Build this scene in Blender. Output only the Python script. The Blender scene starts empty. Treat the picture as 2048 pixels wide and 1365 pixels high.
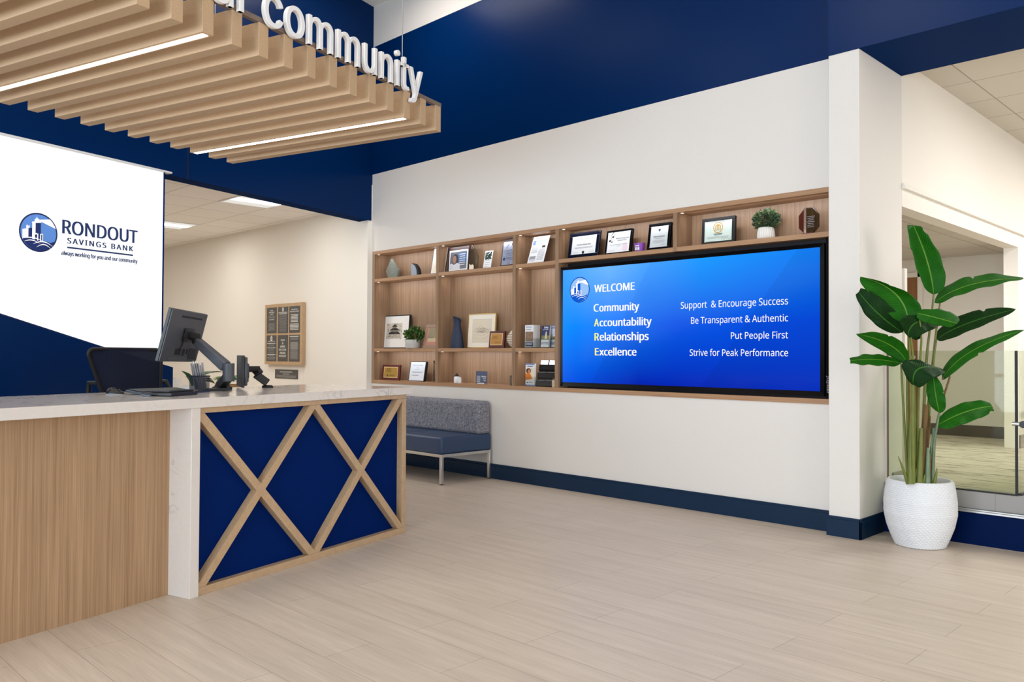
import bpy, bmesh, math, random
from mathutils import Vector, Matrix
random.seed(7)
SC = bpy.context.scene
COL = SC.collection
V = Vector

# ------------------------------------------------------------------ camera
FPX, CXP, CYP, EYE = 1654.1, 1024.0, 682.5, 1.22
def _cam_matrix():
    pitch, roll, yaw = -0.0168, 0.0055, -0.787
    cp, sp, cr, sr = math.cos(pitch), math.sin(pitch), math.cos(roll), math.sin(roll)
    M = Matrix(((cr, -sr, 0), (sr, cr, 0), (0, 0, 1))) @ Matrix(((1, 0, 0), (0, cp, -sp), (0, sp, cp)))
    ca, sa = math.cos(yaw), math.sin(yaw)
    L = Matrix(((-sa, ca, 0), (0, 0, -1), (-ca, -sa, 0)))     # world -> level (right, down, forward)
    return M @ L
W2C = _cam_matrix()
C2W = W2C.transposed()
EYEP = V((0, 0, EYE))
cam_d = bpy.data.cameras.new('camera')
cam = bpy.data.objects.new('camera', cam_d); COL.objects.link(cam)
cam_d.sensor_fit = 'HORIZONTAL'; cam_d.sensor_width = 36.0; cam_d.lens = FPX / 2048 * 36.0
cam_d.clip_start = 0.05; cam_d.clip_end = 100
_r, _d, _f = C2W @ V((1, 0, 0)), C2W @ V((0, 1, 0)), C2W @ V((0, 0, 1))
cam.matrix_world = Matrix(((_r.x, -_d.x, -_f.x, 0), (_r.y, -_d.y, -_f.y, 0), (_r.z, -_d.z, -_f.z, EYE), (0, 0, 0, 1)))
SC.camera = cam

# ------------------------------------------------------------------ view, world, large lights
SC.view_settings.view_transform = 'Standard'; SC.view_settings.look = 'None'
SC.view_settings.gamma = 1.0; SC.view_settings.use_curve_mapping = False
SC.view_settings.exposure = 0.0
SC.cycles.max_bounces = 8; SC.cycles.diffuse_bounces = 5; SC.cycles.glossy_bounces = 4
SC.cycles.transparent_max_bounces = 40; SC.cycles.transmission_bounces = 6
SC.cycles.caustics_reflective = False; SC.cycles.caustics_refractive = False
SC.cycles.use_denoising = True; SC.cycles.sample_clamp_indirect = 6
w = bpy.data.worlds.new('daylight'); SC.world = w; w.use_nodes = True
w.node_tree.nodes['Background'].inputs[0].default_value = (0.75, 0.86, 1.0, 1)
w.node_tree.nodes['Background'].inputs[1].default_value = 0.6

def area(name, loc, aim, sx, sy, power, col=(1, 1, 1), spread=180):
    d = bpy.data.lights.new(name, 'AREA'); d.shape = 'RECTANGLE'; d.size = sx; d.size_y = sy
    d.energy = power; d.color = col; d.spread = math.radians(spread)
    o = bpy.data.objects.new(name, d); COL.objects.link(o)
    q = V(aim).normalized().to_track_quat('-Z', 'Y')
    o.matrix_world = Matrix.Translation(V(loc)) @ q.to_matrix().to_4x4()
    return o
DAY, WARM, NEUT = (0.74, 0.875, 1.0), (1.0, 0.975, 0.935), (1.0, 0.935, 0.865)
area('daylight_front_windows', (-0.8, -5.6, 1.25), (0, 1, 0), 7.6, 2.1, 670, DAY)       # glazed shop front behind the camera
area('side_fill', (4.6, 3.3, 1.5), (-1, 0, 0), 4.0, 2.4, 170, (1.0, 0.955, 0.89))  # unseen warm fill added on the right to lighten the column side
for lx, ly, p in ((-6.45, 4.8, 26), (-6.4, 3.0, 7), (-3.5, 1.4, 36), (-6.0, 1.0, 16), (-3.5, -2.2, 36), (0.8, -1.5, 10)):
    area('lobby_ceiling_lamp', (lx, ly, 5.22), (0, 0, -1), 1.2, 0.6, p, NEUT)
for lx, ly, p in ((-8.7, 4.58, 13), (-11.1, 4.6, 13), (-9.9, 3.0, 25), (-13.2, 3.4, 26), (-11.5, 2.0, 26), (-9.0, 2.0, 14)):
    area('hall_troffer_lamp', (lx, ly, 2.93), (0, 0, -1), 0.5, 0.5, p, WARM)
for lx, ly, p in ((-0.4, 7.6, 42), (-0.4, 9.8, 46), (1.3, 8.6, 60), (-0.4, 11.8, 38)):
    area('landing_ceiling_lamp', (lx, ly, 3.36), (0, 0, -1), 0.6, 0.6, p * 1.12, (1.0, 0.985, 0.965))
area('back_office_lamp', (-3.0, 8.3, 2.37), (0, 0, -1), 0.6, 0.6, 33, (1.0, 0.99, 0.985))

# ------------------------------------------------------------------ pixel -> point on a real plane
BDIR = V((-0.27158, 0.96242, 0)); BNOR = V((0.96242, 0.27158, 0))      # the counter / sign wall direction and its normal
def B(s, n, z): return BDIR * s + BNOR * n + V((0, 0, z))
def ray(x, y): return C2W @ V(((x - CXP) / FPX, (y - CYP) / FPX, 1.0))
def on_plane(x, y, nor, d):
    r = ray(x, y); return EYEP + r * ((d - nor.dot(EYEP)) / nor.dot(r))
def py(x, y, Y): return on_plane(x, y, V((0, 1, 0)), Y)
def px(x, y, X): return on_plane(x, y, V((1, 0, 0)), X)
def pz(x, y, z): return on_plane(x, y, V((0, 0, 1)), z)
def pn(x, y, n): return on_plane(x, y, BNOR, n)
def pd(x, y, d): return EYEP + ray(x, y) * d
def sB(p): return p.dot(BDIR)

# ------------------------------------------------------------------ materials
def lin(c):
    return tuple(((v / 255) / 12.92 if v / 255 <= 0.04045 else ((v / 255 + 0.055) / 1.055) ** 2.4) for v in c) + (1.0,)
def newmat(name):
    m = bpy.data.materials.new(name); m.use_nodes = True
    nt = m.node_tree; b = nt.nodes['Principled BSDF']
    return m, nt, b
def N(nt, typ, **kw):
    n = nt.nodes.new(typ)
    for k, v in kw.items():
        if k in n.inputs: n.inputs[k].default_value = v
        else: setattr(n, k, v)
    return n
def bump(nt, b, src, strength=0.2, dist=0.002):
    n = N(nt, 'ShaderNodeBump'); n.inputs['Strength'].default_value = strength; n.inputs['Distance'].default_value = dist
    nt.links.new(src, n.inputs['Height']); nt.links.new(n.outputs[0], b.inputs['Normal'])
def plain(name, col, rough=0.5, metal=0.0, spec=0.5, var=0.0, bmp=0.0, scale=40, emit=None, es=0, coat=0):
    m, nt, b = newmat(name)
    b.inputs['Base Color'].default_value = lin(col); b.inputs['Roughness'].default_value = rough
    b.inputs['Metallic'].default_value = metal; b.inputs['Specular IOR Level'].default_value = spec
    if coat: b.inputs['Coat Weight'].default_value = coat; b.inputs['Coat Roughness'].default_value = 0.08
    if var or bmp:
        tc = N(nt, 'ShaderNodeTexCoord'); nz = N(nt, 'ShaderNodeTexNoise'); nz.inputs['Scale'].default_value = scale; nz.inputs['Detail'].default_value = 3
        nt.links.new(tc.outputs['Object'], nz.inputs['Vector'])
        if var:
            mx = N(nt, 'ShaderNodeMix', data_type='RGBA')
            mx.inputs[6].default_value = lin(tuple(max(0, c * (1 - var)) for c in col)); mx.inputs[7].default_value = lin(tuple(min(255, c * (1 + var)) for c in col))
            nt.links.new(nz.outputs[0], mx.inputs[0]); nt.links.new(mx.outputs[2], b.inputs['Base Color'])
        if bmp: bump(nt, b, nz.outputs[0], bmp, 0.002)
    if emit is not None:
        b.inputs['Emission Color'].default_value = lin(emit); b.inputs['Emission Strength'].default_value = es
    return m
def satin(name, col, rough=0.38, fac=0.02, bmp=0.0):
    """flat paint with a faint, angle-independent sheen"""
    m = bpy.data.materials.new(name); m.use_nodes = True; nt = m.node_tree; nt.nodes.clear()
    o = N(nt, 'ShaderNodeOutputMaterial'); d = N(nt, 'ShaderNodeBsdfDiffuse'); d.inputs[0].default_value = lin(col)
    g = N(nt, 'ShaderNodeBsdfGlossy'); g.inputs['Roughness'].default_value = rough
    mx = N(nt, 'ShaderNodeMixShader'); mx.inputs[0].default_value = fac
    tc = N(nt, 'ShaderNodeTexCoord'); nz = N(nt, 'ShaderNodeTexNoise'); nz.inputs['Scale'].default_value = 70; nt.links.new(tc.outputs['Object'], nz.inputs['Vector'])
    bp = N(nt, 'ShaderNodeBump'); bp.inputs['Strength'].default_value = 0.03; bp.inputs['Distance'].default_value = 0.002; nt.links.new(nz.outputs[0], bp.inputs['Height'])
    nt.links.new(bp.outputs[0], d.inputs['Normal']); nt.links.new(bp.outputs[0], g.inputs['Normal'])
    nt.links.new(d.outputs[0], mx.inputs[1]); nt.links.new(g.outputs[0], mx.inputs[2]); nt.links.new(mx.outputs[0], o.inputs[0])
    return m
def wood(name, light, dark, scale, rough=0.45):
    """straight grain; scale = how fast the pattern changes along x, y, z"""
    m, nt, b = newmat(name)
    tc = N(nt, 'ShaderNodeTexCoord')
    out = []
    for k, det in ((1.0, 4), (4.2, 2)):
        mp = N(nt, 'ShaderNodeMapping'); mp.inputs['Scale'].default_value = tuple(s * k for s in scale)
        nz = N(nt, 'ShaderNodeTexNoise'); nz.inputs['Scale'].default_value = 1.0; nz.inputs['Detail'].default_value = det; nz.inputs['Roughness'].default_value = 0.6
        nt.links.new(tc.outputs['Object'], mp.inputs['Vector']); nt.links.new(mp.outputs[0], nz.inputs['Vector']); out.append(nz.outputs[0])
    ad = N(nt, 'ShaderNodeMath', operation='ADD'); nt.links.new(out[0], ad.inputs[0]); nt.links.new(out[1], ad.inputs[1])
    rp = N(nt, 'ShaderNodeValToRGB'); rp.color_ramp.elements[0].position = 0.34; rp.color_ramp.elements[1].position = 0.66
    rp.color_ramp.elements[0].color = lin(dark); rp.color_ramp.elements[1].color = lin(light)
    hf = N(nt, 'ShaderNodeMath', operation='MULTIPLY'); hf.inputs[1].default_value = 0.5
    nt.links.new(ad.outputs[0], hf.inputs[0]); nt.links.new(hf.outputs[0], rp.inputs[0]); nt.links.new(rp.outputs[0], b.inputs['Base Color'])
    b.inputs['Roughness'].default_value = rough
    bump(nt, b, out[1], 0.06, 0.001)
    return m
def marble(name):
    m, nt, b = newmat(name)
    tc = N(nt, 'ShaderNodeTexCoord')
    n1 = N(nt, 'ShaderNodeTexNoise'); n1.inputs['Scale'].default_value = 5.0; n1.inputs['Detail'].default_value = 8; n1.inputs['Distortion'].default_value = 1.6
    nt.links.new(tc.outputs['Object'], n1.inputs['Vector'])
    rp = N(nt, 'ShaderNodeValToRGB'); e = rp.color_ramp.elements
    e[0].position = 0.47; e[0].color = (1, 1, 1, 1); e[1].position = 0.53; e[1].color = (1, 1, 1, 1)
    x = e.new(0.5); x.color = (0, 0, 0, 1)
    nt.links.new(n1.outputs[0], rp.inputs[0])
    n2 = N(nt, 'ShaderNodeTexNoise'); n2.inputs['Scale'].default_value = 2.0; n2.inputs['Detail'].default_value = 3
    nt.links.new(tc.outputs['Object'], n2.inputs['Vector'])
    r2 = N(nt, 'ShaderNodeValToRGB'); r2.color_ramp.elements[0].position = 0.48; r2.color_ramp.elements[1].position = 0.62
    nt.links.new(n2.outputs[0], r2.inputs[0])
    mul = N(nt, 'ShaderNodeMath', operation='MULTIPLY'); inv = N(nt, 'ShaderNodeMath', operation='SUBTRACT'); inv.inputs[0].default_value = 1.0
    nt.links.new(rp.outputs[0], inv.inputs[1]); nt.links.new(inv.outputs[0], mul.inputs[0]); nt.links.new(r2.outputs[0], mul.inputs[1])
    mx = N(nt, 'ShaderNodeMix', data_type='RGBA'); mx.inputs[6].default_value = lin((226, 219, 213)); mx.inputs[7].default_value = lin((190, 183, 180))
    nt.links.new(mul.outputs[0], mx.inputs[0])
    n3 = N(nt, 'ShaderNodeTexNoise'); n3.inputs['Scale'].default_value = 45; n3.inputs['Detail'].default_value = 3
    nt.links.new(tc.outputs['Object'], n3.inputs['Vector'])
    mz = N(nt, 'ShaderNodeMix', data_type='RGBA', blend_type='MULTIPLY'); mz.inputs[0].default_value = 0.12
    nt.links.new(mx.outputs[2], mz.inputs[6]); nt.links.new(n3.outputs[1], mz.inputs[7]); nt.links.new(mz.outputs[2], b.inputs['Base Color'])
    b.inputs['Roughness'].default_value = 0.12
    return m
def planks(name):
    m, nt, b = newmat(name)
    tc = N(nt, 'ShaderNodeTexCoord')
    br = N(nt, 'ShaderNodeTexBrick'); br.offset = 0.37; br.inputs['Scale'].default_value = 1.0
    br.inputs['Brick Width'].default_value = 1.22; br.inputs['Row Height'].default_value = 0.23; br.inputs['Mortar Size'].default_value = 0.0014; br.inputs['Mortar Smooth'].default_value = 0.3
    br.inputs['Color1'].default_value = lin((211, 196, 180)); br.inputs['Color2'].default_value = lin((206, 191, 175)); br.inputs['Mortar'].default_value = lin((158, 143, 127))
    nt.links.new(tc.outputs['Object'], br.inputs['Vector'])
    mp = N(nt, 'ShaderNodeMapping'); mp.inputs['Scale'].default_value = (5, 120, 1)
    nz = N(nt, 'ShaderNodeTexNoise'); nz.inputs['Scale'].default_value = 1; nz.inputs['Detail'].default_value = 5
    nt.links.new(tc.outputs['Object'], mp.inputs[0]); nt.links.new(mp.outputs[0], nz.inputs['Vector'])
    mp2 = N(nt, 'ShaderNodeMapping'); mp2.inputs['Scale'].default_value = (1.2, 22, 1)
    nz2 = N(nt, 'ShaderNodeTexNoise'); nz2.inputs['Scale'].default_value = 1; nz2.inputs['Detail'].default_value = 4
    nt.links.new(tc.outputs['Object'], mp2.inputs[0]); nt.links.new(mp2.outputs[0], nz2.inputs['Vector'])
    av = N(nt, 'ShaderNodeMath', operation='ADD'); nt.links.new(nz.outputs[0], av.inputs[0]); nt.links.new(nz2.outputs[0], av.inputs[1])
    rp = N(nt, 'ShaderNodeValToRGB'); rp.color_ramp.elements[0].position = 0.3; rp.color_ramp.elements[1].position = 0.72
    rp.color_ramp.elements[0].color = (0.80, 0.79, 0.775, 1); rp.color_ramp.elements[1].color = (1.08, 1.08, 1.08, 1)
    h = N(nt, 'ShaderNodeMath', operation='MULTIPLY'); h.inputs[1].default_value = 0.5; nt.links.new(av.outputs[0], h.inputs[0]); nt.links.new(h.outputs[0], rp.inputs[0])
    mx = N(nt, 'ShaderNodeMix', data_type='RGBA', blend_type='MULTIPLY'); mx.inputs[0].default_value = 1.0
    nt.links.new(br.outputs[0], mx.inputs[6]); nt.links.new(rp.outputs[0], mx.inputs[7]); nt.links.new(mx.outputs[2], b.inputs['Base Color'])
    b.inputs['Roughness'].default_value = 0.42; b.inputs['Specular IOR Level'].default_value = 0.4
    bump(nt, b, nz.outputs[0], 0.08, 0.001)
    return m
def tiles(name, col, groove, w, h, mortar, off=(0, 0), rough=0.9, var=0.0):
    m, nt, b = newmat(name)
    tc = N(nt, 'ShaderNodeTexCoord'); mp = N(nt, 'ShaderNodeMapping'); mp.inputs['Location'].default_value = (off[0], off[1], 0)
    br = N(nt, 'ShaderNodeTexBrick'); br.offset = 0.0; br.inputs['Scale'].default_value = 1.0
    br.inputs['Brick Width'].default_value = w; br.inputs['Row Height'].default_value = h; br.inputs['Mortar Size'].default_value = mortar; br.inputs['Mortar Smooth'].default_value = 0.2
    br.inputs['Color1'].default_value = lin(col); br.inputs['Color2'].default_value = lin(tuple(c * (1 - var) for c in col)); br.inputs['Mortar'].default_value = lin(groove)
    nt.links.new(tc.outputs['Object'], mp.inputs[0]); nt.links.new(mp.outputs[0], br.inputs['Vector']); nt.links.new(br.outputs[0], b.inputs['Base Color'])
    b.inputs['Roughness'].default_value = rough
    return m
def streaks(name, a, c, scale, lo=0.45, hi=0.6, rough=0.95, bmp=0.3):
    m, nt, b = newmat(name)
    tc = N(nt, 'ShaderNodeTexCoord'); mp = N(nt, 'ShaderNodeMapping'); mp.inputs['Scale'].default_value = scale
    nz = N(nt, 'ShaderNodeTexNoise'); nz.inputs['Scale'].default_value = 1; nz.inputs['Detail'].default_value = 6; nz.inputs['Roughness'].default_value = 0.7
    nt.links.new(tc.outputs['Object'], mp.inputs[0]); nt.links.new(mp.outputs[0], nz.inputs['Vector'])
    rp = N(nt, 'ShaderNodeValToRGB'); rp.color_ramp.elements[0].position = lo; rp.color_ramp.elements[1].position = hi
    rp.color_ramp.elements[0].color = lin(a); rp.color_ramp.elements[1].color = lin(c)
    nt.links.new(nz.outputs[0], rp.inputs[0]); nt.links.new(rp.outputs[0], b.inputs['Base Color']); b.inputs['Roughness'].default_value = rough
    if bmp: bump(nt, b, nz.outputs[0], bmp, 0.002)
    return m
def clear(name, tint=(236, 242, 236), gloss=0.1, rough=0.02):
    """thin clear glass or acrylic: tinted see-through with a Fresnel reflection"""
    m = bpy.data.materials.new(name); m.use_nodes = True; nt = m.node_tree; nt.nodes.clear()
    o = N(nt, 'ShaderNodeOutputMaterial'); t = N(nt, 'ShaderNodeBsdfTransparent'); t.inputs[0].default_value = lin(tint)
    g = N(nt, 'ShaderNodeBsdfGlossy'); g.inputs['Roughness'].default_value = rough
    lw = N(nt, 'ShaderNodeLayerWeight'); lw.inputs[0].default_value = 0.5
    fr = N(nt, 'ShaderNodeMath', operation='POWER'); fr.inputs[1].default_value = 5.0; nt.links.new(lw.outputs['Facing'], fr.inputs[0])
    ad = N(nt, 'ShaderNodeMath', operation='ADD'); ad.inputs[1].default_value = gloss; ad.use_clamp = True
    mx = N(nt, 'ShaderNodeMixShader')
    nt.links.new(fr.outputs[0], ad.inputs[0]); nt.links.new(ad.outputs[0], mx.inputs[0]); nt.links.new(t.outputs[0], mx.inputs[1]); nt.links.new(g.outputs[0], mx.inputs[2]); nt.links.new(mx.outputs[0], o.inputs[0])
    return m
def glow(name, col, strength):
    m = bpy.data.materials.new(name); m.use_nodes = True; nt = m.node_tree; nt.nodes.clear()
    o = N(nt, 'ShaderNodeOutputMaterial'); e = N(nt, 'ShaderNodeEmission'); e.inputs[0].default_value = lin(col); e.inputs[1].default_value = strength
    nt.links.new(e.outputs[0], o.inputs[0]); return m

M = {}
M['cream'] = plain('cream_paint', (223, 218, 212), 0.75, var=0.01, bmp=0.03, scale=90)
M['hallcream'] = plain('warm_cream_paint', (232, 227, 218), 0.75, var=0.01, bmp=0.03, scale=90)
M['white'] = plain('white_paint', (226, 225, 224), 0.7)
M['navy'] = satin('navy_paint', (0, 37, 86), 0.28, 0.014)
M['navypanel'] = satin('navy_panel', (0, 31, 94), 0.4, 0.006)
M['navystep'] = satin('navy_step_paint', (0, 21, 64), 0.4, 0.004)
M['base'] = satin('navy_rubber_base', (16, 42, 68), 0.3, 0.03)
M['floor'] = planks('floor_planks')
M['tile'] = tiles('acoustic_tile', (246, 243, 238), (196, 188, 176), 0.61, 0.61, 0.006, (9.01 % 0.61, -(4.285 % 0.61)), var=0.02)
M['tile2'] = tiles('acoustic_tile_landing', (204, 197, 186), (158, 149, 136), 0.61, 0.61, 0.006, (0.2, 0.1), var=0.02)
M['ceil'] = plain('ceiling_paint', (235, 232, 226), 0.9)
M['oak'] = wood('counter_oak', (186, 152, 117), (143, 111, 80), (62, 62, 0.6))
M['oakbar'] = wood('counter_oak_bar', (196, 166, 131), (180, 150, 116), (22, 22, 22), 0.4)
M['walnut'] = wood('shelf_wood', (162, 131, 104), (130, 101, 75), (34, 34, 0.8))
M['walnuth'] = wood('shelf_wood_horizontal', (180, 142, 108), (156, 118, 86), (0.8, 34, 34))
M['felt'] = plain('felt_beam', (193, 164, 132), 0.95, var=0.06, scale=160, spec=0.1)
M['rail'] = plain('grey_wood_rail', (122, 106, 96), 0.8, var=0.08, scale=60)
M['marble'] = marble('white_quartz')
M['letter'] = plain('white_letter', (238, 238, 238), 0.5)
M['steel'] = plain('brushed_steel', (205, 205, 205), 0.3, metal=1.0)
M['chrome'] = plain('chrome', (225, 225, 225), 0.12, metal=1.0)
M['black'] = plain('black_plastic', (18, 18, 20), 0.35)
M['gloss'] = plain('glossy_black', (5, 5, 8), 0.22, spec=0.18)
M['matblack'] = plain('matt_black', (14, 14, 16), 0.6)
M['graph'] = plain('graphite_plastic', (76, 79, 86), 0.42)
M['graph2'] = plain('dark_graphite', (40, 42, 46), 0.45)
M['paper'] = plain('paper_white', (232, 234, 236), 0.6)
M['papercream'] = plain('paper_cream', (240, 228, 204), 0.6)
M['mount'] = plain('mount_board', (232, 229, 224), 0.7)
M['ink'] = plain('ink_black', (24, 24, 28), 0.6)
M['inkgrey'] = plain('ink_grey', (150, 152, 160), 0.6)
M['inknavy'] = plain('ink_navy', (22, 46, 100), 0.5)
M['gold'] = plain('brass_plate', (196, 160, 84), 0.32, metal=0.7)
M['goldframe'] = plain('gold_frame', (214, 180, 112), 0.3, metal=0.7)
M['cherry'] = plain('cherry_wood', (84, 26, 18), 0.35, var=0.1, scale=20)
M['fabric'] = None
M['glass'] = clear('railing_glass', (236, 240, 230), 0.010)
M['acrylic'] = clear('clear_acrylic', (246, 248, 248), 0.03)
M['crystal'] = clear('crystal', (232, 234, 228), 0.05, 0.05)
M['frost'] = plain('frosted_crystal', (116, 122, 112), 0.3)
M['lightstrip'] = glow('led_strip', (255, 246, 232), 20.0)
M['ledsmall'] = glow('shelf_led', (255, 240, 226), 1.6)
M['signwhite'] = glow('backlit_white', (255, 255, 255), 1.04)

# ------------------------------------------------------------------ mesh builder
class MB:
    def __init__(self): self.v, self.f, self.m, self.uv = [], [], [], None
    def add(self, verts, faces, mi=0):
        b = len(self.v); self.v += [V(p) for p in verts]
        self.f += [tuple(i + b for i in f) for f in faces]; self.m += [mi] * len(faces); return self
    def hexa(self, p, mi=0):
        return self.add(p, ((0, 3, 2, 1), (4, 5, 6, 7), (0, 1, 5, 4), (1, 2, 6, 5), (2, 3, 7, 6), (3, 0, 4, 7)), mi)
    def box(self, x0, x1, y0, y1, z0, z1, mi=0, mat=None):
        p = [V(q) for q in ((x0, y0, z0), (x1, y0, z0), (x1, y1, z0), (x0, y1, z0), (x0, y0, z1), (x1, y0, z1), (x1, y1, z1), (x0, y1, z1))]
        if mat is not None: p = [mat @ q for q in p]
        return self.hexa(p, mi)
    def bbox(self, s0, s1, n0, n1, z0, z1, mi=0):
        return self.hexa([B(*q) for q in ((s0, n0, z0), (s1, n0, z0), (s1, n1, z0), (s0, n1, z0), (s0, n0, z1), (s1, n0, z1), (s1, n1, z1), (s0, n1, z1))], mi)
    def prism(self, poly, ext, mi=0):
        n = len(poly); poly = [V(p) for p in poly]; ext = V(ext)
        fs = [tuple(range(n - 1, -1, -1)), tuple(range(n, 2 * n))] + [(i, (i + 1) % n, n + (i + 1) % n, n + i) for i in range(n)]
        return self.add(poly + [p + ext for p in poly], fs, mi)
    def tube(self, pts, rad, seg=10, mi=0, flat=1.0, cap=True):
        pts = [V(p) for p in pts]
        if not isinstance(rad, (list, tuple)): rad = [rad] * len(pts)
        vs, fs = [], []; up = None
        for i, p in enumerate(pts):
            t = (pts[min(i + 1, len(pts) - 1)] - pts[max(i - 1, 0)]).normalized()
            if up is None: up = V((0, 0, 1)) if abs(t.z) < 0.9 else V((1, 0, 0))
            a = t.cross(up).normalized(); b2 = a.cross(t).normalized(); up = b2
            for k in range(seg):
                g = 2 * math.pi * k / seg; vs.append(p + a * (math.cos(g) * rad[i]) + b2 * (math.sin(g) * rad[i] * flat))
        for i in range(len(pts) - 1):
            for k in range(seg):
                fs.append((i * seg + k, i * seg + (k + 1) % seg, (i + 1) * seg + (k + 1) % seg, (i + 1) * seg + k))
        if cap: fs += [tuple(range(seg - 1, -1, -1)), tuple((len(pts) - 1) * seg + k for k in range(seg))]
        return self.add(vs, fs, mi)
    def lathe(self, prof, c, seg=32, mi=0, mat=None, close=True):
        c = V(c); vs, fs = [], []
        for r, z in prof:
            for k in range(seg):
                g = 2 * math.pi * k / seg; p = V((r * math.cos(g), r * math.sin(g), z))
                vs.append((mat @ p if mat is not None else p) + c)
        for i in range(len(prof) - 1):
            for k in range(seg): fs.append((i * seg + k, i * seg + (k + 1) % seg, (i + 1) * seg + (k + 1) % seg, (i + 1) * seg + k))
        if close: fs += [tuple(range(seg - 1, -1, -1)), tuple((len(prof) - 1) * seg + k for k in range(seg))]
        return self.add(vs, fs, mi)
    def ball(self, c, r, mi=0, seg=16, ring=8, sc=(1, 1, 1)):
        prof = [(max(1e-4, math.sin(math.pi * i / ring)) * r, -math.cos(math.pi * i / ring) * r) for i in range(ring + 1)]
        return self.lathe(prof, c, seg, mi, Matrix.Diagonal(V(sc)).to_3x3())
    def build(self, name, mats, parent=None, smooth=False, bev=0.0, kind=None, label=None, cat=None, group=None, seg=2, angle=40, fixn=True):
        me = bpy.data.meshes.new(name); off = root_loc(parent)
        if parent is None and cat:                      # a thing that is one mesh: its origin at its base
            xs = [p.x for p in self.v]; ys = [p.y for p in self.v]; zs = [p.z for p in self.v]
            off = V(((min(xs) + max(xs)) / 2, (min(ys) + max(ys)) / 2, min(zs)))
        me.from_pydata([tuple(p - off) for p in self.v], [], self.f)
        if not isinstance(mats, (list, tuple)): mats = [mats]
        for q in mats: me.materials.append(M[q] if isinstance(q, str) else q)
        for p, i in zip(me.polygons, self.m): p.material_index = i
        if self.uv:
            ul = me.uv_layers.new(name='uv')
            for lp in me.loops: ul.data[lp.index].uv = self.uv[lp.vertex_index]
        if fixn:
            bm = bmesh.new(); bm.from_mesh(me); bmesh.ops.recalc_face_normals(bm, faces=bm.faces); bm.to_mesh(me); bm.free()
        if smooth:
            me.polygons.foreach_set('use_smooth', [True] * len(me.polygons)); me.set_sharp_from_angle(angle=math.radians(angle))
        me.update()
        o = bpy.data.objects.new(name, me); COL.objects.link(o)
        if parent is not None: o.parent = parent
        elif cat: o.location = off
        if bev:
            md = o.modifiers.new('edge', 'BEVEL'); md.width = bev; md.segments = seg; md.limit_method = 'ANGLE'; md.harden_normals = False
            me.polygons.foreach_set('use_smooth', [True] * len(me.polygons)); me.set_sharp_from_angle(angle=math.radians(30))
        if kind: o['kind'] = kind
        if label: o['label'] = label
        if cat: o['category'] = cat
        if group: o['group'] = group
        return o
def root_loc(o):
    p = V((0, 0, 0))
    while o is not None: p = p + V(o.location); o = o.parent
    return p
def thing(name, label, cat, loc, group=None):
    o = bpy.data.objects.new(name, None); o.empty_display_size = 0.1; COL.objects.link(o)
    o.location = V(loc); o['label'] = label; o['category'] = cat
    if group: o['group'] = group
    return o
def struct(name, mb, mats, **kw): return mb.build(name, mats, kind='structure', **kw)

# ------------------------------------------------------------------ lettering
_tc, _fonts = {}, {}
import os
def bundled(fn):
    """a typeface that ships with Blender; the built-in one if it is missing"""
    if fn not in _fonts:
        try: _fonts[fn] = bpy.data.fonts.load(os.path.join(bpy.utils.system_resource('DATAFILES', path='fonts'), fn))
        except Exception: _fonts[fn] = None
    return _fonts[fn]
SANS, GROTESK = 'NotoSansHebrew-Regular.woff2', 'Inter.woff2'
def glyphs(s, bold=0.0, space=1.0, res=3, font=SANS):
    k = (s, bold, space, res, font)
    if k not in _tc:
        cu = bpy.data.curves.new('t', 'FONT'); cu.body = s; cu.extrude = 0.5; cu.offset = bold; cu.space_character = space; cu.resolution_u = res
        ft = bundled(font)
        if ft: cu.font = ft
        ob = bpy.data.objects.new('t', cu); COL.objects.link(ob)
        me = bpy.data.meshes.new_from_object(ob.evaluated_get(bpy.context.evaluated_depsgraph_get()))
        _tc[k] = ([v.co.copy() for v in me.vertices], [tuple(p.vertices) for p in me.polygons])
        bpy.data.objects.remove(ob); bpy.data.curves.remove(cu); bpy.data.meshes.remove(me)
    return _tc[k]
_ref = {}
def refh(ch, bold, font=SANS):
    k = (ch, bold, font)
    if k not in _ref:
        vs, _ = glyphs(ch, bold, font=font); _ref[k] = max(v.y for v in vs)
    return _ref[k]
def text(mb, s, o, u, v, width, h, depth=0.001, ref='H', bold=0.0, mi=0, space=1.0, res=3, center=False, font=SANS, strike=0.0):
    """ink of s fitted to width from point o along u; h = height of ref (H capital, x small letter) along v"""
    strike = strike or bold * 3; bold = 0.0
    vs, fs = glyphs(s, bold, space, res, font)
    x0, x1 = min(p.x for p in vs), max(p.x for p in vs)
    k = h / refh(ref, bold, font); u, v, o = V(u).normalized(), V(v).normalized(), V(o); n = u.cross(v)
    kx = width / (x1 - x0) if width else k * 0.9
    if center: o = o - u * ((x1 - x0) * kx / 2)
    if strike: kx = (width - strike * h) / (x1 - x0) if width else kx
    for q in ((0.0, 0.5, 1.0) if strike else (0.0,)):
        mb.add([o + u * ((p.x - x0) * kx + q * strike * h) + v * (p.y * k) + n * ((p.z + 0.5 + q * 0.2) * depth) for p in vs], fs, mi)
def text_on(mb, s, fn, a, b, capx, **kw):
    """baseline from picture point a to b on the real plane fn"""
    A, Bq = fn(*a), fn(*b); h = (fn(a[0], a[1] - capx) - A).length; d = Bq - A; d.z = 0
    text(mb, s, A, d, V((0, 0, 1)), d.length, h, **kw)

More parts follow.
